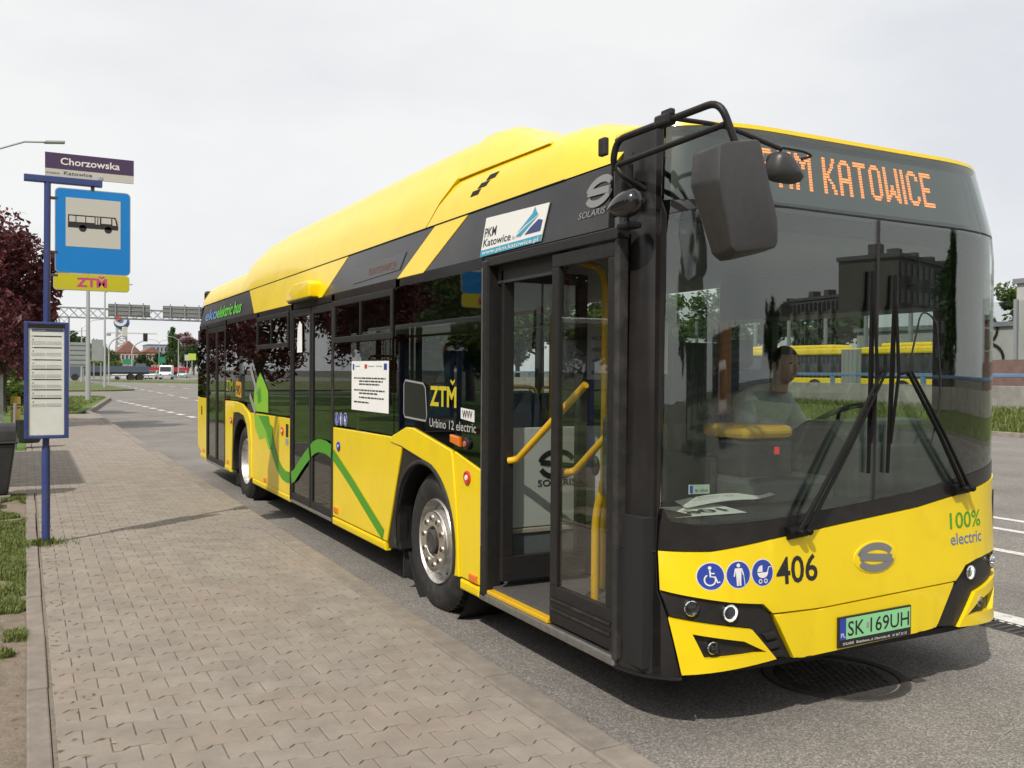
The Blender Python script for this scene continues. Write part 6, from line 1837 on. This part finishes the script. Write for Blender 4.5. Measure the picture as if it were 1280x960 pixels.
# --- far buildings
def block(name, x0, x1, y0, y1, h, m_, roofm, label, floors, cols, gable=0.0, winm=None, ww=.55, wh=.5, sides=('front',), cat='building', base=0.0, group=None):
    t = empty(name, ((x0 + x1) / 2, (y0 + y1) / 2, base), label, cat, group)
    MB().box(x0, x1, y0, y1, base, base + h).build('wall', m_, t)
    if gable:
        MB().prism([(x0 - .3, base + h), (x1 + .3, base + h), ((x0 + x1) / 2, base + h + gable)], lambda a, b, d: (a, d, b), y0 - .3, y1 + .3).build('roof', roofm, t)
    else:
        MB().box(x0 - .2, x1 + .2, y0 - .2, y1 + .2, base + h, base + h + .35).build('roof', roofm, t)
    fh = h / floors
    wm_ = winm or mat('far_window_glass', (.04, .05, .06), .15)
    def wins(a0, a1, place):
        cw = (a1 - a0) / cols
        me = MB().box(-cw * ww / 2, cw * ww / 2, -.04, .04, -fh * wh / 2, fh * wh / 2).mesh('window', wm_)
        fr = MB().box(-cw * ww / 2 - .1, cw * ww / 2 + .1, -.03, .03, -fh * wh / 2 - .1, fh * wh / 2 + .1).mesh('window_frame', M_WHT)
        for i in range(cols):
            for j in range(floors):
                o = link('window', me, t, local=True)
                x, y, rz = place(a0 + cw * (i + .5))
                o.location = (x - t.location.x, y - t.location.y, fh * (j + .55)); o.rotation_euler = (0, 0, rz)
                q = link('window_frame', fr, o, local=True)
    if 'front' in sides: wins(x0, x1, lambda a: (a, y0 - .035, 0))
    if 'back' in sides: wins(x0, x1, lambda a: (a, y1 + .035, 0))
    if 'left' in sides: wins(y0, y1, lambda a: (x0 - .035, a, R(90)))
    return t
M_BRICK = mat('far_brick', (0.36, 0.20, 0.13), .9, var=.2, vscale=1.0)
M_BRICK2 = mat('far_brick_pale', (0.42, 0.21, 0.12), .9, var=.2, vscale=1.0)
M_TILE = mat('red_tiles', (0.22, 0.11, 0.085), .8, var=.2, vscale=1)
M_FLAT = mat('flat_roof', (0.20, 0.21, 0.23), .8)
M_REND = mat('pale_render', (0.50, 0.50, 0.48), .85, var=.06, vscale=.5)
FY = 330
g_ = lambda u, Y=FY: gx(u, Y)
hv = lambda v, Y: aty(180, v, Y).z
block('brick_house', g_(146), g_(176), FY, FY + 15, hv(441, FY), M_BRICK, M_TILE, 'orange brick gabled house behind the lattice tower', 2, 6, gable=4.0)
block('brick_house', g_(128), g_(144), FY + 12, FY + 30, hv(443, FY), M_BRICK, M_TILE, 'red roofed low house left of the lattice tower', 2, 4, gable=2.5)
block('brick_hall', g_(181), g_(203), FY + 5, FY + 20, hv(440, FY), M_BRICK2, M_TILE, 'long orange brick hall in the middle of the skyline', 2, 6, gable=2.0)
block('office_block', g_(185, 420), g_(214, 420), 420, 440, hv(431, 420), mat('blue_cladding', (.20, .24, .33), .5), M_FLAT, 'blue grey office block with flat roof left of the poplar', 3, 6)
block('office_block', g_(226, 400), g_(262, 400), 400, 420, hv(425, 400), M_REND, M_FLAT, 'pale tower block partly hidden by the bus rear', 5, 6)
block('low_store', g_(204), g_(216), FY - 10, FY, hv(447, FY), M_REND, M_FLAT, 'low white store with flat roof beside the poplar', 1, 4)
block('low_store', g_(60, 260), g_(98, 260), 260, 280, hv(436, 260), mat('grey_cladding', (.30, .31, .32), .6), M_FLAT, 'long grey store behind the ribbed sign board', 2, 8)
# green road sign boards, yellow-green billboard
for u, v, w_, h_, Y, m_, lab in ((160, 452, 12, 6, 190, mat('road_green', (.02, .22, .12), .5), 'green direction board before the brick gable'), (202, 450, 8, 7, 200, MATS['road_green'], 'green direction board right of the red truck'),
                                  (240, 446, 9, 8, 180, mat('billboard_lime', (.45, .60, .08), .5), 'lime green billboard at the corner of the bus rear'), (234, 447, 6, 7, 230, M_SIGNW, 'pale advertising board next to the lime billboard')):
    x = gx(u, Y); z = aty(u, v, Y).z; s_ = Y / FPX
    t = empty('road_board', (x, Y, 0), lab, 'sign board')
    MB().box(x - w_ * s_ / 2, x + w_ * s_ / 2, Y - .1, Y, z - h_ * s_ / 2, z + h_ * s_ / 2).build('board', m_, t)
    MB().box(x - .1, x + .1, Y + .01, Y + .2, 0, z).build('post', M_GANT, t)
# lattice tower with a round emblem
TY = 380
tx, tzb, tzt = gx(152, TY), 0.0, hv(411, TY)
tw = empty('lattice_tower', (tx, TY, 0), 'steel lattice tower topped by a blue and red globe', 'tower')
lg_ = MB()
def leg_at(k, z):
    w_ = 2.6 * (1 - .45 * z / tzt)
    return Vector((tx + (w_ if k in (0, 3) else -w_), TY + (w_ if k in (0, 1) else -w_), z))
for k in range(4):
    MB().tube([leg_at(k, 0), leg_at(k, tzt)], .22, 6).build('tower_leg', M_GANT, tw)
nb = 9
for i in range(nb):
    z0, z1 = tzt * i / nb, tzt * (i + 1) / nb
    for k in range(4):
        k2 = (k + 1) % 4
        lg_.tube([leg_at(k, z0), leg_at(k2, z1)], .12, 4).tube([leg_at(k2, z0), leg_at(k, z1)], .12, 4).tube([leg_at(k, z1), leg_at(k2, z1)], .14, 4)
o = lg_.build('bracing', mat('tower_paint', (.34, .33, .31), .6), tw); o['kind'] = 'stuff'
zc = tzt + 2.3
MB().sphere((tx, TY, zc), 2.9, 20, 12).build('globe', mat('globe_blue', (.06, .17, .40), .4), tw, smooth=60)
MB().lathe([(2.3, -.1), (2.3, .1), (0, .12)], (tx - .6, TY - 2.4, zc + .6), (-.2, -1, .2), 24).build('globe_disc', M_SIGNW, tw)
MB().lathe([(1.3, -.1), (1.3, .1), (0, .12)], (tx - 1.6, TY - 2.6, zc + 1.7), (-.2, -1, .2), 20).build('globe_spot', M_REDP, tw)
ck = empty('tower_crane', (gx(146, 400), 400, 0), 'pale tower crane with a long jib beside the globe tower', 'crane')
kx_, kz = gx(146, 400), hv(417, 400)
MB().box(kx_ - .5, kx_ + .5, 399.5, 400.5, 0, kz + 2).build('mast', mat('crane_white', (.55, .54, .5), .6), ck)
MB().box(kx_ - 3.5, gx(196, 400), 399.7, 400.3, kz - .25, kz + .25).build('jib', MATS['crane_white'], ck)
MB().box(kx_ - 3.8, kx_ - 2.2, 399.4, 400.6, kz - 1.2, kz - .26).build('counterweight', M_GANT, ck)
# far trees
far = [(216, 205, 'poplar', 3.6, 'tall green poplar left of the bus rear'), (232, 260, 'red', 4.2, 'dark reddish tree right of the poplar'), (242, 250, 'dark', 3.6, 'dark green tree at the edge of the bus rear'),
       (206, 290, 'dark', 3.0, 'round dark tree left of the poplar'), (119, 240, 'bush', 5.0, 'olive bank of scrub behind the plain grey board'), (102, 250, 'dark', 4.2, 'dark tree over the ribbed sign board'), (143, 290, 'dark', 2.6, 'low dark tree at the brick gable corner'),
       (179, 280, 'dark', 2.6, 'low tree between the two brick buildings'), (70, 220, 'dark', 4.6, 'dark tree showing beside the timetable case'), (130, 300, 'bush', 4.0, 'scrub below the red roofed house'), (172, 190, 'bush', 1.6, 'small round bush by the truck trailer'), (256, 300, 'dark', 4.4, 'dark tree mostly hidden behind the bus rear')]
for u, Y, k, s_, lab in far:
    tree('far_tree', (gx(u, Y), Y, -.05), k, s_, lab, 'trees along the far skyline', rz=u)
# far tree belt that reads as one mass at the horizon
belt = MB()
rn = random.Random(9)
for i in range(5200):
    u = rn.uniform(-40, 300); Y = rn.uniform(430, 520)
    x = gx(u, Y); h = 6.5 + 3.5 * noise.noise(Vector((u * .05, 0, 0)))
    z = rn.uniform(0, max(2, h)); s_ = rn.uniform(.6, 1.2)
    a = Vector((rn.gauss(0, 1), rn.gauss(0, 1), rn.gauss(0, 1))).normalized(); b_ = a.orthogonal().normalized()
    q = Vector((x, Y, z))
    belt.add([q - a * s_, q + b_ * s_ * .6, q + a * s_, q - b_ * s_ * .6], [(0, 1, 2, 3)])
o = belt.build('tree_belt', leaf_mat('belt_leaves', (.055, .085, .03), .4, .2), fix=False); tag(o, 'far belt of trees along the horizon', 'trees', kind='stuff')

# ------------------------------------------------------------------ right background
ab = empty('articulated_bus', (39.2, 31, .24), 'long yellow articulated bus waiting beyond the blue railing', 'bus')
def coach(y0, y1, front=False):
    MB().box(38.0, 40.5, y0, y1, .55, 1.45).build('lower_body', M_YEL, ab, bev=.05)
    MB().box(38.02, 40.48, y0 + .02, y1 - .02, 1.46, 2.75).build('window_band', M_BLK, ab, bev=.05)
    MB().box(38.0, 40.5, y0, y1, 2.76, 3.15).build('roof', M_YEL, ab, bev=.10)
    MB().box(38.4, 40.1, y0 + 1, y1 - 1, 3.16, 3.36).build('roof_pod', M_YEL, ab, bev=.08)
    n = int((y1 - y0) / 1.5)
    for i in range(n):
        a = y0 + (y1 - y0) * (i + .08) / n; b_ = y0 + (y1 - y0) * (i + .92) / n
        MB().box(37.99, 38.015, a, b_, 1.55, 2.65).build('side_window', M_CGLS, ab)
coach(27.3, 32.3); coach(33.7, 44.6)
bel = MB()
for i in range(9):
    y = 32.32 + i * .152
    bel.box(38.06 + .05 * (i % 2), 40.44 - .05 * (i % 2), y, y + .152, .6, 3.05)
bel.build('bellows', mat('bellows_grey', (.22, .24, .23), .8), ab)
for y in (29.6, 35.6, 42.2):
    MB().lathe([(0, -.1), (.48, -.1), (.48, .1), (.28, .1), (.25, .05), (0, .05)], (38.08, y, .72), (-1, 0, 0), 20).build('wheel', M_RUB, ab, smooth=40)
    MB().lathe([(.60, .0), (.60, .012), (0, .012)], (38.005, y, .78), (-1, 0, 0), 24).build('wheel_opening', M_DARK, ab)
# brick footing, noise screen with posts, graffiti building
ns = empty('noise_screen', (54, 30, .2), 'transparent noise screen on posts above a red brick footing', 'noise screen')
MB().box(54.0, 54.4, -10, 90, .2, 2.7).build('footing', mat('footing_brick', (.17, .11, .095), .9, var=.2, vscale=2), ns)
for i in range(26):
    y = -10 + i * 4
    MB().box(54.05, 54.30, y - .1, y + .1, 2.71, 6.6).build('post', M_GANT, ns)
    if i < 25: MB().box(54.16, 54.19, y + .11, y + 3.89, 2.72, 6.5).build('screen_panel', glass('screen_glass', (.86, .88, .87), 1.2), ns)
bg = block('graffiti_building', 60, 75, 6, 37.8, 8.2, mat('grey_render', (.42, .42, .40), .9, var=.12, vscale=.6), M_FLAT, 'taller grey rendered building at the frame edge behind the noise screen', 3, 7, sides=('left',), ww=.34, wh=.45)
bg = block('graffiti_wing', 60, 74, 38.0, 52, 5.2, MATS['grey_render'], M_FLAT, 'low grey wing with a black scrawl behind the noise screen', 1, 3, ww=.2, wh=.2)
sc_ = Flat()
gxp = lambda pts: [(-43.4 + a, b_) for a, b_ in pts]
sc_.stroke(gxp(arc(3.2, 5.0, 1.0, 1.0, 150, -90, 14) + arc(3.4, 2.9, 1.3, 1.1, 80, -140, 16)), .22)
sc_.stroke(gxp([(1.2, 5.6), (2.2, 5.9), (4.6, 5.3)]), .18)
sc_.build('graffiti', lambda r_, u_: Vector((59.93, -r_, u_)), M_INK, bg)
block('brick_annexe', 60.5, 72, -8, 5.5, 5.6, mat('annexe_brick', (.30, .13, .09), .9, var=.2, vscale=1), M_FLAT, 'red brick annexe right of the graffiti building', 2, 4, sides=('left',))
for i, (x, y, k, s_, lab) in enumerate(((80.5, 52.5, 'green', 4.0, 'broad green tree rising behind the low graffiti wing'), (63, 60, 'dark', 4.6, 'dark tree behind the articulated bus rear'), (80, 36, 'green', 6.2, 'tall green tree rising over the graffiti building'), (80, 24, 'green', 6.6, 'big green tree behind the building roof'),
                                      (64, 72, 'green', 4.8, 'green tree further along behind the noise screen'), (62, 86, 'dark', 4.8, 'farthest dark tree behind the noise screen'))):
    tree('roadside_tree', (x, y, .2), k, s_, lab, 'trees behind the noise screen', rz=i * 2.1)

for i, (x, y, k, s_) in enumerate(((28, 58, 'green', 3.4), (32, 61, 'dark', 3.6), (36.5, 58, 'green', 3.8), (41, 62, 'dark', 3.6), (46, 64, 'green', 3.8), (35, 47, 'green', 3.0))):
    tree('median_tree', (x, y, .3), k, s_, 'green tree beyond the road, glimpsed through the bus doorway and windows', 'trees glimpsed through the bus', rz=i * 1.9)

# ------------------------------------------------------------------ behind the camera, mirrored in the windscreen
M_PANEL = mat('panel_block_grey', (.22, .21, .19), .9, var=.1, vscale=.4)
def mirror_pt(u, fwd):
    q = at(u, 460, fwd); return Vector((q.x, .1 - q.y, 0))
def slab_block(p0, p1, depth, h, label, cols, floors=5):
    d = (p1 - p0); L = d.length; rz = math.atan2(d.y, d.x)
    t = empty('apartment_block', p0, label, 'building', 'apartment blocks across the junction', rz)
    s_ = -1 if True else 1
    MB().box(0, L, -depth, 0, 0, h).build('wall', M_PANEL, t, local=True)
    MB().box(-.2, L + .2, -depth - .2, .2, h, h + .5).build('roof', M_FLAT, t, local=True)
    for k in range(5):
        MB().box(L * (k + .3) / 5, L * (k + .3) / 5 + 1.2, -depth * .6, -depth * .4, h + .5, h + 2.0).build('chimney', M_PANEL, t, local=True)
    cw, fh = L / cols, h / floors
    me = MB().box(-cw * .28, cw * .28, -.05, .05, -fh * .26, fh * .26).mesh('window', mat('far_window_glass', (.04, .05, .06), .15))
    bal = MB().box(-cw * .42, cw * .42, -.02, .7, -fh * .5, -fh * .18).mesh('balcony', mat('balcony_pale', (.24, .24, .23), .8))
    for i in range(cols):
        for j in range(floors):
            o = link('window', me, t, local=True); o.location = (cw * (i + .5), .03, fh * (j + .55))
            if i % 3 == 1:
                o = link('balcony', bal, t, local=True); o.location = (cw * (i + .5), .03, fh * (j + .5))
slab_block(mirror_pt(1122, 103), mirror_pt(1222, 122), 7, 15.4, 'five storey panel block mirrored in the right of the windscreen', 15)
slab_block(mirror_pt(985, 168), mirror_pt(1085, 150), 9, 15.5, 'long panel block mirrored beside the driver', 18)
slab_block(mirror_pt(905, 230), mirror_pt(955, 190), 12, 16.5, 'farther panel block mirrored left of the driver', 12)
for i, (u, f_, k, s_) in enumerate(((1212, 70, 'poplar', 5.0), (925, 140, 'dark', 5), (890, 90, 'dark', 4.0))):
    q = mirror_pt(u, f_)
    tree('junction_tree', (q.x, q.y, 0), k, s_, ('poplar', 'broad tree', 'dark tree')[i] + ' across the junction, mirrored in the windscreen glass', 'trees across the junction')
q = Vector((4.5, -20.5, 0))
car((q.x, q.y, 0), R(96), (.62, .63, .64), 'van', 'grey white van parked behind the viewpoint, mirrored in the windscreen')
q = Vector((7.5, -34, 0))
car((q.x, q.y, 0), R(96), (.68, .68, .68), 'car', 'white car on the road behind the viewpoint, mirrored in the windscreen', 'cars on the road behind')

for i in range(6):
    tree('avenue_tree', (-9.5 - (i % 2), -24 - 14 * i, 0), 'dark', 4.2 + .3 * (i % 3), 'tree along the near pavement behind the viewpoint', 'avenue trees behind the viewpoint', rz=i)
slab_block(Vector((-62, -150, 0)), Vector((-4, -156, 0)), 12, 19, 'tall panel block closing the street on the pavement side, mirrored in the windscreen', 20, 8)
slab_block(Vector((10, -165, 0)), Vector((66, -150, 0)), 12, 12, 'low panel block closing the street on the far side, mirrored in the windscreen', 20, 8)
